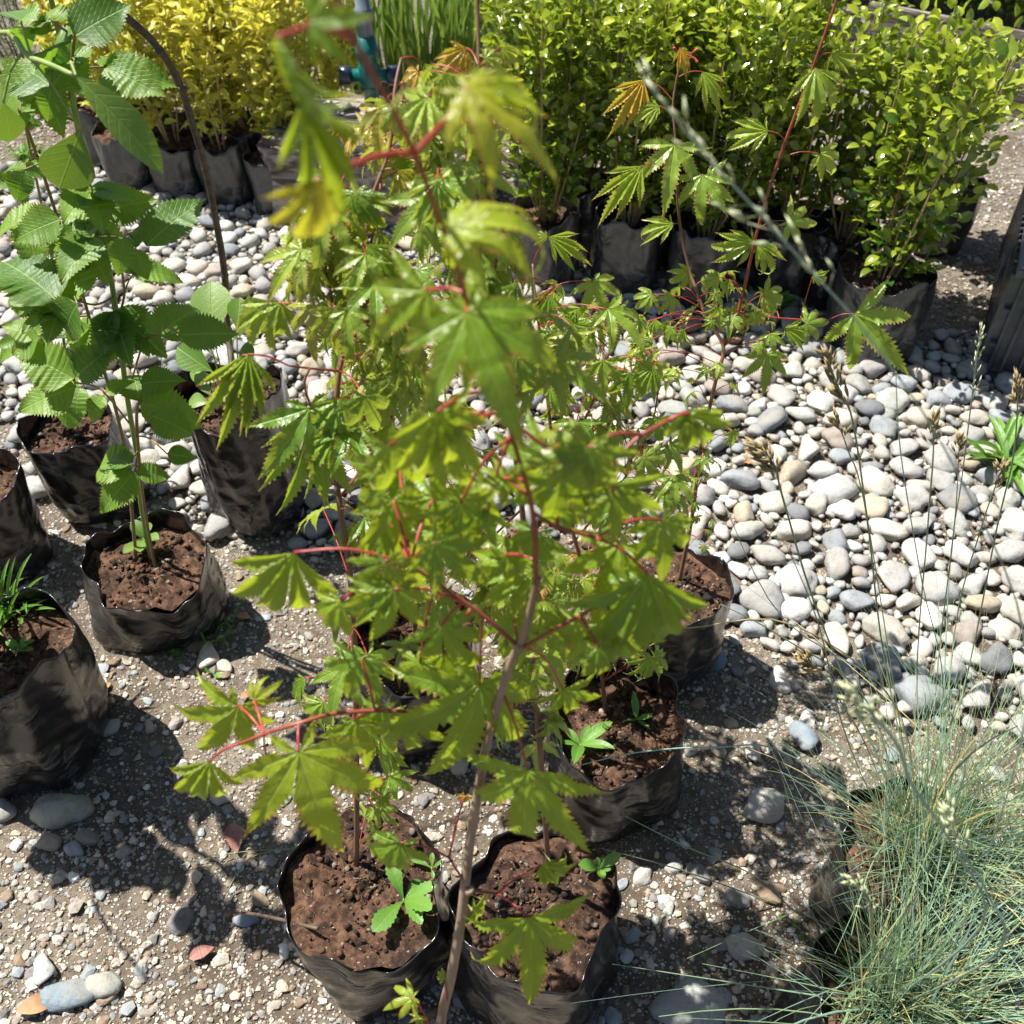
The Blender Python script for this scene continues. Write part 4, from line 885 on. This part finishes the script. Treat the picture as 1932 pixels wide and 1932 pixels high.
# boxwoods
bx = [(1032, 392, 'front'), (1188, 402, 'front'), (1335, 424, 'front'), (1105, 335, 'rear'), (1255, 345, 'rear'), (1400, 355, 'rear'), (1030, 300, 'rear'), (1500, 400, 'front')]
cnt = {'front': 0, 'rear': 0}
for i, (x, y, rw) in enumerate(sorted(bx)):
    k = ORD[cnt[rw]]; cnt[rw] += 1
    c = bag(x, y, 'black bag under the boxwoods, %s from the left in the %s row' % (k, rw), rad=.088, h=.20, seed=40+i, res=(72, 26), crumbs=40, group='bags under the boxwoods', soil=.03)
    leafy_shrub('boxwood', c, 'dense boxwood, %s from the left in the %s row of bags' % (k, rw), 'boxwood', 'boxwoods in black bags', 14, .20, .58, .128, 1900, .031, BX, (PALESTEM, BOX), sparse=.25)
c = bag(1678, 505, 'greyish bag standing alone at the right, under a loose boxwood', rad=.102, h=.21, seed=60, soil=.02, group='bags under the boxwoods')
leafy_shrub('boxwood', c, 'loose open boxwood in the lone greyish bag', 'boxwood', 'boxwoods in black bags', 13, .14, .56, .155, 1600, .033, BX, (PALESTEM, BOX), .05, sparse=.45)
c = bag(1600, 425, 'dark bag behind the lone greyish bag', rad=.09, h=.2, seed=61, res=(72, 26), group='bags under the boxwoods')
leafy_shrub('boxwood', c, 'boxwood in the dark bag behind the loose one', 'boxwood', 'boxwoods in black bags', 12, .25, .50, .14, 1400, .033, BX, (PALESTEM, BOX), .03, sparse=.3)
c = bag(1790, 330, 'bag at the back right under the boxwoods', rad=.09, h=.2, seed=62, res=(72, 26), group='bags under the boxwoods')
leafy_shrub('boxwood', c, 'boxwood at the back right, its sprays reaching towards the plank', 'boxwood', 'boxwoods in black bags', 9, .35, .36, .15, 600, .034, BX, (PALESTEM, BOX), .03, sparse=.5)
for i, (x, y) in enumerate([(1060, 120), (1250, 130), (1450, 90), (1640, 60), (1760, 70), (1880, 85), (1990, 110)]):
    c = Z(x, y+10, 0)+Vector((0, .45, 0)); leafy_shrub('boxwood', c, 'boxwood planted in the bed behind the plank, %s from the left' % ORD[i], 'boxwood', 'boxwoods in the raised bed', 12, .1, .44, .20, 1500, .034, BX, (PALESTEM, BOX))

# planks edging the raised bed
import bmesh
def box_obj(name, mat, parent, c, size, rz=0, bev=.004, org=None, rx=0, rot=None):
    from mathutils import Matrix
    bm = bmesh.new(); bmesh.ops.create_cube(bm, size=1); bmesh.ops.scale(bm, vec=size, verts=bm.verts)
    if bev: bmesh.ops.bevel(bm, geom=bm.edges[:], offset=bev, segments=2, affect='EDGES')
    me = bpy.data.meshes.new(name); bm.to_mesh(me); bm.free(); me.materials.append(mat); o = bpy.data.objects.new(name, me); COL.objects.link(o)
    c = Vector(c)
    if parent: o.parent = parent; c = c-parent_origin(parent)
    o.location = c; o.rotation_euler = rot or (rx, 0, rz); return o
pA, pB, pC = Z(840, 118), Z(1600, 150), Z(2100, 262)
def plank(a_, b_, zc, h, label, th=.025):
    m_ = (a_+b_)/2; d = b_-a_; o = box_obj('plank', WOOD, None, (m_.x, m_.y, zc), (d.length, th, h), math.atan2(d.y, d.x)); tag(o, label, 'plank')
plank(pA, pB, .06, .118, 'lower weathered grey plank edging the bed behind the boxwoods'); plank(pA+Vector((.01, .02, 0)), pB+Vector((0, .02, 0)), .175, .10, 'upper weathered grey plank edging the bed behind the boxwoods')
plank(pB+Vector((.02, 0, 0)), pC, .07, .135, 'lower weathered plank at the upper right corner'); plank(pB+Vector((.02, .02, 0)), pC+Vector((0, .02, 0)), .20, .11, 'upper weathered plank at the upper right corner')
# weathered block with the sprinkler riser
def block():
    c = Vector((-.36, 2.68, .12)); from mathutils import Matrix
    bm = bmesh.new(); bmesh.ops.create_cube(bm, size=1); bmesh.ops.scale(bm, vec=(.62, .32, .25), verts=bm.verts)
    bmesh.ops.bevel(bm, geom=bm.edges[:], offset=.02, segments=2, affect='EDGES')
    bmesh.ops.subdivide_edges(bm, edges=bm.edges[:], cuts=6, use_grid_fill=True)
    for v in bm.verts: v.co += Vector(v.co).normalized()*.020*mn.noise(v.co*9)+Vector((0, 0, .012*mn.noise(v.co*24)))
    me = bpy.data.meshes.new('block'); bm.to_mesh(me); bm.free()
    for p in me.polygons: p.use_smooth = True
    me.materials.append(SLEEP); o = bpy.data.objects.new('weathered_block', me); COL.objects.link(o); o.location = c; o.rotation_euler = (0, 0, -.12)
    tag(o, 'weathered grey wooden block lying behind the maples, under the sprinkler', 'wooden block')
block()
def lathe(g, c, prof, axis=Vector((0, 0, 1)), sides=20):
    c = Vector(c); g.tube([c+axis*z for z, r in prof], [r for z, r in prof], sides, smooth=False)
sp = Y(706, 226, 2.68); sp.z = .243
root = thing('sprinkler_riser', sp, 'teal plastic sprinkler riser with a grey top and two dark side caps', 'sprinkler')
g = G(); lathe(g, sp, [(0, .030), (.008, .030), (.009, .022), (.09, .020), (.10, .020)]); g.build('foot', TEAL, root)
g = G(); lathe(g, sp, [(.10, .026), (.105, .029), (.15, .029), (.155, .026), (.175, .026), (.18, .031), (.198, .031), (.20, .027), (.225, .024)])
g.tube([sp+Vector((-.05, 0, .125)), sp+Vector((.05, 0, .125))], .017, 16, smooth=False); g.build('tee', TEAL, root)
for s in (-1, 1):
    g = G(); g.tube([sp+Vector((s*x, 0, .125)) for x in (.048, .05, .078, .080)], [.020, .0245, .0245, .020], 20, smooth=False); g.build('side_cap', NAVY, root)
g = G(); lathe(g, sp, [(.225, .021), (.265, .021), (.268, .024), (.29, .024), (.292, .019), (.335, .018), (.338, .014)]); g.build('nozzle', GREYP, root)
# hose loops
g = G(); hc = Z(925, 330, .02)
for k in range(3):
    P_ = [hc+Vector((math.cos(t)*(.10+.012*k), math.sin(t)*(.10-.01*k), .03+.12*max(0, math.sin(t*.5+.6*k))+.012*k)) for t in np.linspace(.2, 6.1, 18)]; g.tube(P_, .006, 8)
tag(g.build('hose', HOSE, origin=tuple(hc)), 'thin pale hose coiled behind the maples by the boxwood bags', 'hose')
# irises
def iris(px, py, n, h, label, wd=.010):
    c = Z(px, py, 0); root = thing('iris_clump', c, label, 'iris', 'iris clumps'); g = G()
    for _ in range(n):
        a_ = R.uniform(0, 6.28); le = abs(R.gauss(0, .22)); hh = h*R.uniform(.55, 1.1); b = c+Vector((R.gauss(0, .035), R.gauss(0, .03), 0)); o_ = Vector((math.cos(a_), math.sin(a_), 0)); sd_ = Vector((-math.sin(a_+.8), math.cos(a_+.8), 0))
        V, A = [], []; w_ = wd*R.uniform(.6, 1.1); rn = R.random()
        for j in range(8):
            t = j/7; p = b+Vector((0, 0, hh*t*(1-.12*le*t)))+o_*hh*le*t**1.8; ww = w_*(1-t**2.2)+.0006
            V += [p-sd_*ww, p+o_*ww*.12, p+sd_*ww]; A += [(1, t, rn, ww), (0, t, rn, 0), (1, t, rn, ww)]
        g.add([tuple(v) for v in V], [(j*3+k, j*3+k+1, j*3+k+4, j*3+k+3) for j in range(7) for k in range(2)], None, A)
    g.build('blades', IRIS, root)
for i, (x, y) in enumerate([(640, 150), (690, 165), (745, 160), (800, 165), (850, 165), (900, 170), (950, 180), (990, 190), (770, 110), (860, 115), (940, 120)]):
    iris(x, y, 26, .46, 'upright clump of narrow iris leaves, number from the left: %s' % ORD[i] if False else ['leftmost iris clump beside the golden shrubs', 'iris clump just behind the sprinkler riser', 'iris clump right of the sprinkler riser', 'iris clump behind the middle of the wooden block', 'iris clump behind the right end of the block', 'iris clump left of the red maple stem', 'iris clump right of the red maple stem', 'iris clump touching the boxwoods', 'iris clump in the rear row behind the sprinkler', 'iris clump in the rear row holding the plant tag', 'iris clump in the rear row by the plank'][i])
tg = thing('plant_tag', Z(833, 118, .0), 'thin green plant stake with a white printed label among the irises', 'plant tag')
q = Y(835, 100, 3.55); q.z = .0; tg.location = q
g = G(); g.tube([q+Vector((0, 0, 0)), q+Vector((.01, 0, .42))], .004, 6); g.build('stake', TEAL, tg)
box_obj('label_card', TAGW, tg, q+Vector((.014, -.008, .47)), (.028, .002, .11), .2, .0005)

# black crate at the right edge
def crate():
    c0 = Z(1852, 712); c1 = Z(1912, 412); ax = (c1-c0); L = .60; ax.normalize(); side = Vector((ax.y, -ax.x, 0)); h = .26; W_ = .38
    root = thing('plastic_crate', c0+Vector((0, 0, .01)), 'black ribbed plastic crate standing at the right edge', 'crate')
    ang = math.atan2(ax.y, ax.x); up = Vector((0, 0, 1))
    def bxx(nm, u, v, z, su, sv, sz): return box_obj(nm, BLACKP, root, c0+ax*u+side*v+up*z, (su, sv, sz), ang, .002)
    bxx('side_wall', L/2, .006, .015+h/2, L, .008, h-.01); bxx('side_wall', L/2, W_, .015+h/2, L, .008, h-.01)
    bxx('end_wall', .006, W_/2, .015+h/2, .008, W_-.02, h-.01); bxx('end_wall', L, W_/2, .015+h/2, .008, W_-.02, h-.01)
    bxx('base', L/2, W_/2, .012, L+.01, W_+.01, .014)
    bxx('rim', L/2, -.004, .02+h, L+.03, .028, .020); bxx('rim', L/2, W_+.006, .02+h, L+.03, .028, .020); bxx('rim', -.006, W_/2, .019+h, .028, W_, .020); bxx('rim', L+.008, W_/2, .019+h, .028, W_, .020)
    for k in range(19): bxx('rib', .02+k*.031, -.010, .015+h/2, .009, .026, h-.03)
    for k in range(10): bxx('rib', -.006, .03+k*.036, .015+h/2, .018, .007, h-.03)
    for k in range(2): bxx('band', L/2, -.0045, .09+k*.09, L, .0145, .008)
crate()

# low weeds and tufts
def tuft(px, py, n, L, label, spread=.6, mat=None, w_=.004, name='weed_tuft', cat='weed', z=0.0):
    c = Z(px, py, z); root = thing(name, c, label, cat); g = G()
    for _ in range(n):
        a_ = R.uniform(0, 6.28); put(g, R.choice(ST), c+Vector((R.gauss(0, .015), R.gauss(0, .015), .004)), (math.cos(a_)*spread, math.sin(a_)*spread, R.uniform(.4, 1.3)), (-math.cos(a_), -math.sin(a_), 1), L*R.uniform(.5, 1.1), None, w_/.004*.6)
    g.build('leaves', mat or WEED, root); s = G(); s.tube([c-Vector((0, 0, .005)), c+Vector((0, 0, .01))], .002, 5); s.build('stem', GSTEM, root)
tuft(1895, 880, 30, .13, 'green strap-leaved tuft growing from the pebbles at the right edge', .7, None, .0028)
tuft(12, 1160, 60, .075, 'grassy weed with narrow blades in the large left bag', .7, None, .0016, z=.215)
tuft(345, 345, 60, .045, 'low feathery weed at the foot of the golden shrub bags', .9); tuft(400, 338, 50, .04, 'low weed mat right of the feathery weed', .9); tuft(55, 300, 60, .06, 'feathery weed at the upper left by the pebbles', .8)
tuft(1460, 585, 90, .05, 'leafy weed patch at the foot of the middle boxwood bags', .9, None, .008); tuft(1415, 620, 50, .045, 'weed patch spilling over the pebbles below the boxwoods', .9, None, .008); tuft(1530, 560, 50, .045, 'leafy weed between two boxwood bags', .9, None, .008)
tuft(1010, 330, 60, .05, 'small weed at the left of the boxwood bags', .8, None, .008)
tuft(420, 1210, 14, .05, 'thin grassy weed standing on the gravel right of the folded bag', .4, None, .0018); tuft(1270, 1215, 12, .03, 'tiny weed by the back maple bag', .6)
tuft(1555, 1550, 1, .02, 'x') if False else None
# small-leaved weed with round leaflets by the fescue bag
root = thing('creeping_weed', Z(1580, 1800, .02), 'creeping weed with tiny round leaves at the front fescue bag', 'weed'); g = G(); s = G()
for k in range(9):
    a_ = Z(1600+R.uniform(-30, 40), 1840+R.uniform(-30, 40), .12); b_ = a_+Vector((R.uniform(-.06, .03), R.uniform(-.03, .06), R.uniform(.02, .08)))
    s.tube([a_, a_.lerp(b_, .5)+rv(.006), b_], .0006, 4)
    for j in range(11):
        p = a_.lerp(b_, j/10)+rv(.004); put(g, OB[0], p, rv(), Vector((0, 0, 1))+rv(.4), .008, R.random(), 1.6)
s.build('stems', GSTEM, root); g.build('leaves', WEED, root)

# ================================================================ FESCUE
def grass(c, n, h, label, lean=Vector((0, 0, 0)), name='blue_fescue', stalks=()):
    root = thing(name, c, label, 'ornamental grass', 'blue fescue tufts'); g = G()
    for i in range(n):
        a_ = R.uniform(0, 6.28); le = min(1.6, abs(R.gauss(0, .62))+.04); hh = h*R.uniform(.4, 1.15); o_ = Vector((math.cos(a_), math.sin(a_), 0))+lean*.6
        b = c+Vector((R.gauss(0, .028), R.gauss(0, .028), -.012)); sd_ = Vector((-math.sin(a_), math.cos(a_), 0)).lerp(Vector((1, 0, 0)), .5).normalized()
        dry = R.random() < .15; rn = 1-.1*R.random() if dry else R.random()*.85; w_ = .0006+.0017*R.random()**2; V, A = [], []; el = math.atan2(1, le); kink = R.gauss(0, .2)
        for j in range(7):
            t = j/6; p = b+o_*hh*math.cos(el)*t*(1+.25*t)+Vector((0, 0, hh*(math.sin(el)*t-(.10+.20*le)*t*t)))+sd_*kink*hh*t*t
            p.z = max(p.z, .004+.01*R.random()); ww = w_*(1-.75*t)
            V += [p-sd_*ww, p+Vector((0, 0, ww*1.2)), p+sd_*ww]; A += [(1, t, rn, ww)]*3
        g.add([tuple(v) for v in V], [(j*3+k, j*3+k+1, j*3+k+4, j*3+k+3) for j in range(6) for k in range(2)], None, A)
    g.build('blades', FESC, root)
    for st in stalks: stalk(root, c, *st)
    return root
def floret(g, p, d, L): 
    x = d.orthogonal().normalized()*L*.12; y = d.cross(x).normalized()*L*.11
    V = [p, p+d*L*.4+x, p+d*L*.4+y, p+d*L*.4-x, p+d*L*.4-y, p+d*L]; g.add([tuple(v) for v in V], None, [(0, 2, 1), (0, 3, 2), (0, 4, 3), (0, 1, 4), (1, 2, 5), (2, 3, 5), (3, 4, 5), (4, 1, 5)])
def stalk(root, c, pts, r, head, n, fl, mat, fmat, gap=0.0, side=.004):
    s = G(); P_ = [c+Vector((R.gauss(0, .015), R.gauss(0, .015), 0))]+[Vector(p) for p in pts]; s.tube(P_, [r*1.25]*(len(P_)-1)+[r*.6], 6); o = s.build('flower_stalk', mat, root)
    Q, _ = crom(P_, [r]*len(P_), 8); L = sum((Q[i+1]-Q[i]).length for i in range(len(Q)-1)); g = G(); acc = 0
    for i in range(len(Q)-1, 0, -1):
        seg = Q[i]-Q[i-1]; acc += seg.length
        if acc > head: break
    seg_i = max(1, i); path = Q[seg_i:]
    for k in range(n):
        t = (k+R.random())/n*(len(path)-1); j = min(len(path)-2, int(t)); p = path[j].lerp(path[j+1], t-j); d0 = (path[j+1]-path[j]).normalized()
        lat = rv().normalized(); q_ = p+lat*side*R.uniform(.2, 1.4)*(1.2-t/len(path)); d = (d0+lat*.35+rv(.12)).normalized(); floret(g, q_, d, fl*(2.1 if fmat is FLORET else 1.4)*R.uniform(.7, 1.2))
        if (q_-p).length > .002: g.tube([p-d0*side, q_], .00025, 3)
    g.build('seed_head', fmat, o)
def sk(y, *pts): return [Y(px, py, y+k*0.0) for k, (px, py) in enumerate(pts)]
GS, FB = STALKG, FLORET
st1 = [(sk(.72, (1560, 1200), (1480, 950), (1462, 880), (1425, 845)), .0009, .045, 46, .009, GS, FB, 0, .006),
       (sk(.75, (1670, 1250), (1640, 1010), (1610, 800), (1585, 740), (1560, 672)), .0008, .075, 40, .009, GS, FB, 0, .004),
       (sk(.76, (1640, 1000), (1600, 850), (1575, 790)), .0006, .03, 14, .008, GS, FB, 0, .004),
       (sk(.78, (1730, 1300), (1750, 1000), (1760, 870), (1762, 790)), .0007, .04, 18, .008, GS, FB, 0, .006),
       (sk(.82, (1800, 1200), (1850, 1000), (1885, 900), (1890, 905-20)), .0007, .03, 24, .008, GS, FB, 0, .004),
       (sk(.80, (1830, 1250), (1880, 1000), (1912, 860), (1922, 720)), .0008, .04, 22, .008, GS, FB, 0, .004),
       (sk(.84, (1790, 1100), (1815, 900), (1840, 700), (1850, 620)), .0006, .09, 26, .007, STALKB, FLORETG, 0, .005),
       (sk(.80, (1770, 1250), (1800, 1000), (1810, 830)), .0006, .035, 16, .007, GS, FB, 0, .004),
       (sk(.68, (1640, 1420), (1590, 1330), (1560, 1280), (1520, 1245)), .0007, .03, 34, .010, GS, FB, 0, .010),
       (sk(.66, (1600, 1400), (1545, 1180), (1480, 1020)), .0006, .002, 2, .004, GS, FB),
       (sk(.60, (1500, 1430), (1350, 1410), (1200, 1420), (1090, 1445)), .0007, .002, 2, .004, STALKB, FB),
       (sk(.58, (1550, 1740), (1420, 1650), (1300, 1600), (1180, 1540)), .0007, .002, 2, .004, GS, FB),
       (sk(.60, (1600, 1750), (1450, 1700), (1280, 1640), (1130, 1600)), .0007, .002, 2, .004, GS, FB),
       (sk(.70, (1640, 1330), (1480, 1300-95), (1360, 1140)), .0007, .002, 2, .004, GS, FB),
       (sk(.66, (1700, 1350), (1500, 1180), (1300, 1185), (1230, 1180)), .0006, .002, 2, .004, STRAW, FB),
       (sk(.70, (1690, 1330), (1480, 1170), (1370, 960)), .0006, .002, 2, .004, STALKB, FB),
       (sk(.74, (1780, 1300), (1740, 1100), (1700, 860), (1690, 700)), .0005, .002, 2, .004, STALKB, FB)]
grass(F1, 560, .36, 'back blue fescue tuft with tall brown seed heads over the pebbles', Vector((.25, .2, 0)), stalks=st1)
near = [D(1900, 1500, .75), D(1932, 1200, .66), D(1800, 880, .58), D(1650, 650, .53), D(1520, 500, .50), D(1430, 400, .48), D(1320, 280, .46), D(1215, 150, .44)]
st2 = [(near, .0005, .15, 26, .008, STALKB, FLORETG, 0, .011),
       ([D(1850, 1750, .85), D(1800, 1600, .75), D(1720, 1480, .66), D(1690, 1400, .62), D(1600, 1300, .58)], .0009, .06, 30, .010, STALKB, FLORETG, 0, .006),
       ([D(1880, 1800, .8), D(1860, 1680, .74), D(1810, 1600, .72), D(1790, 1520, .70)], .0008, .05, 22, .009, STALKB, FLORETG, 0, .006),
       ([D(1700, 1850, .9), D(1650, 1780, .82), D(1640, 1700, .78), D(1600, 1660, .76)], .0007, .05, 22, .008, GS, FLORETG, 0, .008)]
grass(F2, 600, .31, 'front blue fescue tuft filling the lower right corner', Vector((.25, -.1, 0)), stalks=st2)
c = Z(1960, 1650, .15); grass(c, 420, .32, 'blue fescue tuft cut by the right edge', Vector((.0, .1, 0)))
# long straw blade lying over the gravel
g = G(); g.tube([Z(560, 1600, .01), Z(470, 1620, .02), Z(420, 1700, .01)], .0008, 5); g.tube([Z(560, 1600, .012), Z(450, 1608, .01), Z(340, 1632, .008)], .0006, 5)
tag(g.build('dry_straw', STALKG, origin=tuple(Z(560, 1600))), 'dry straw stalks on gravel left of the front bag', 'straw')
print('gravel', ng, 'pebbles', len(pebbles))
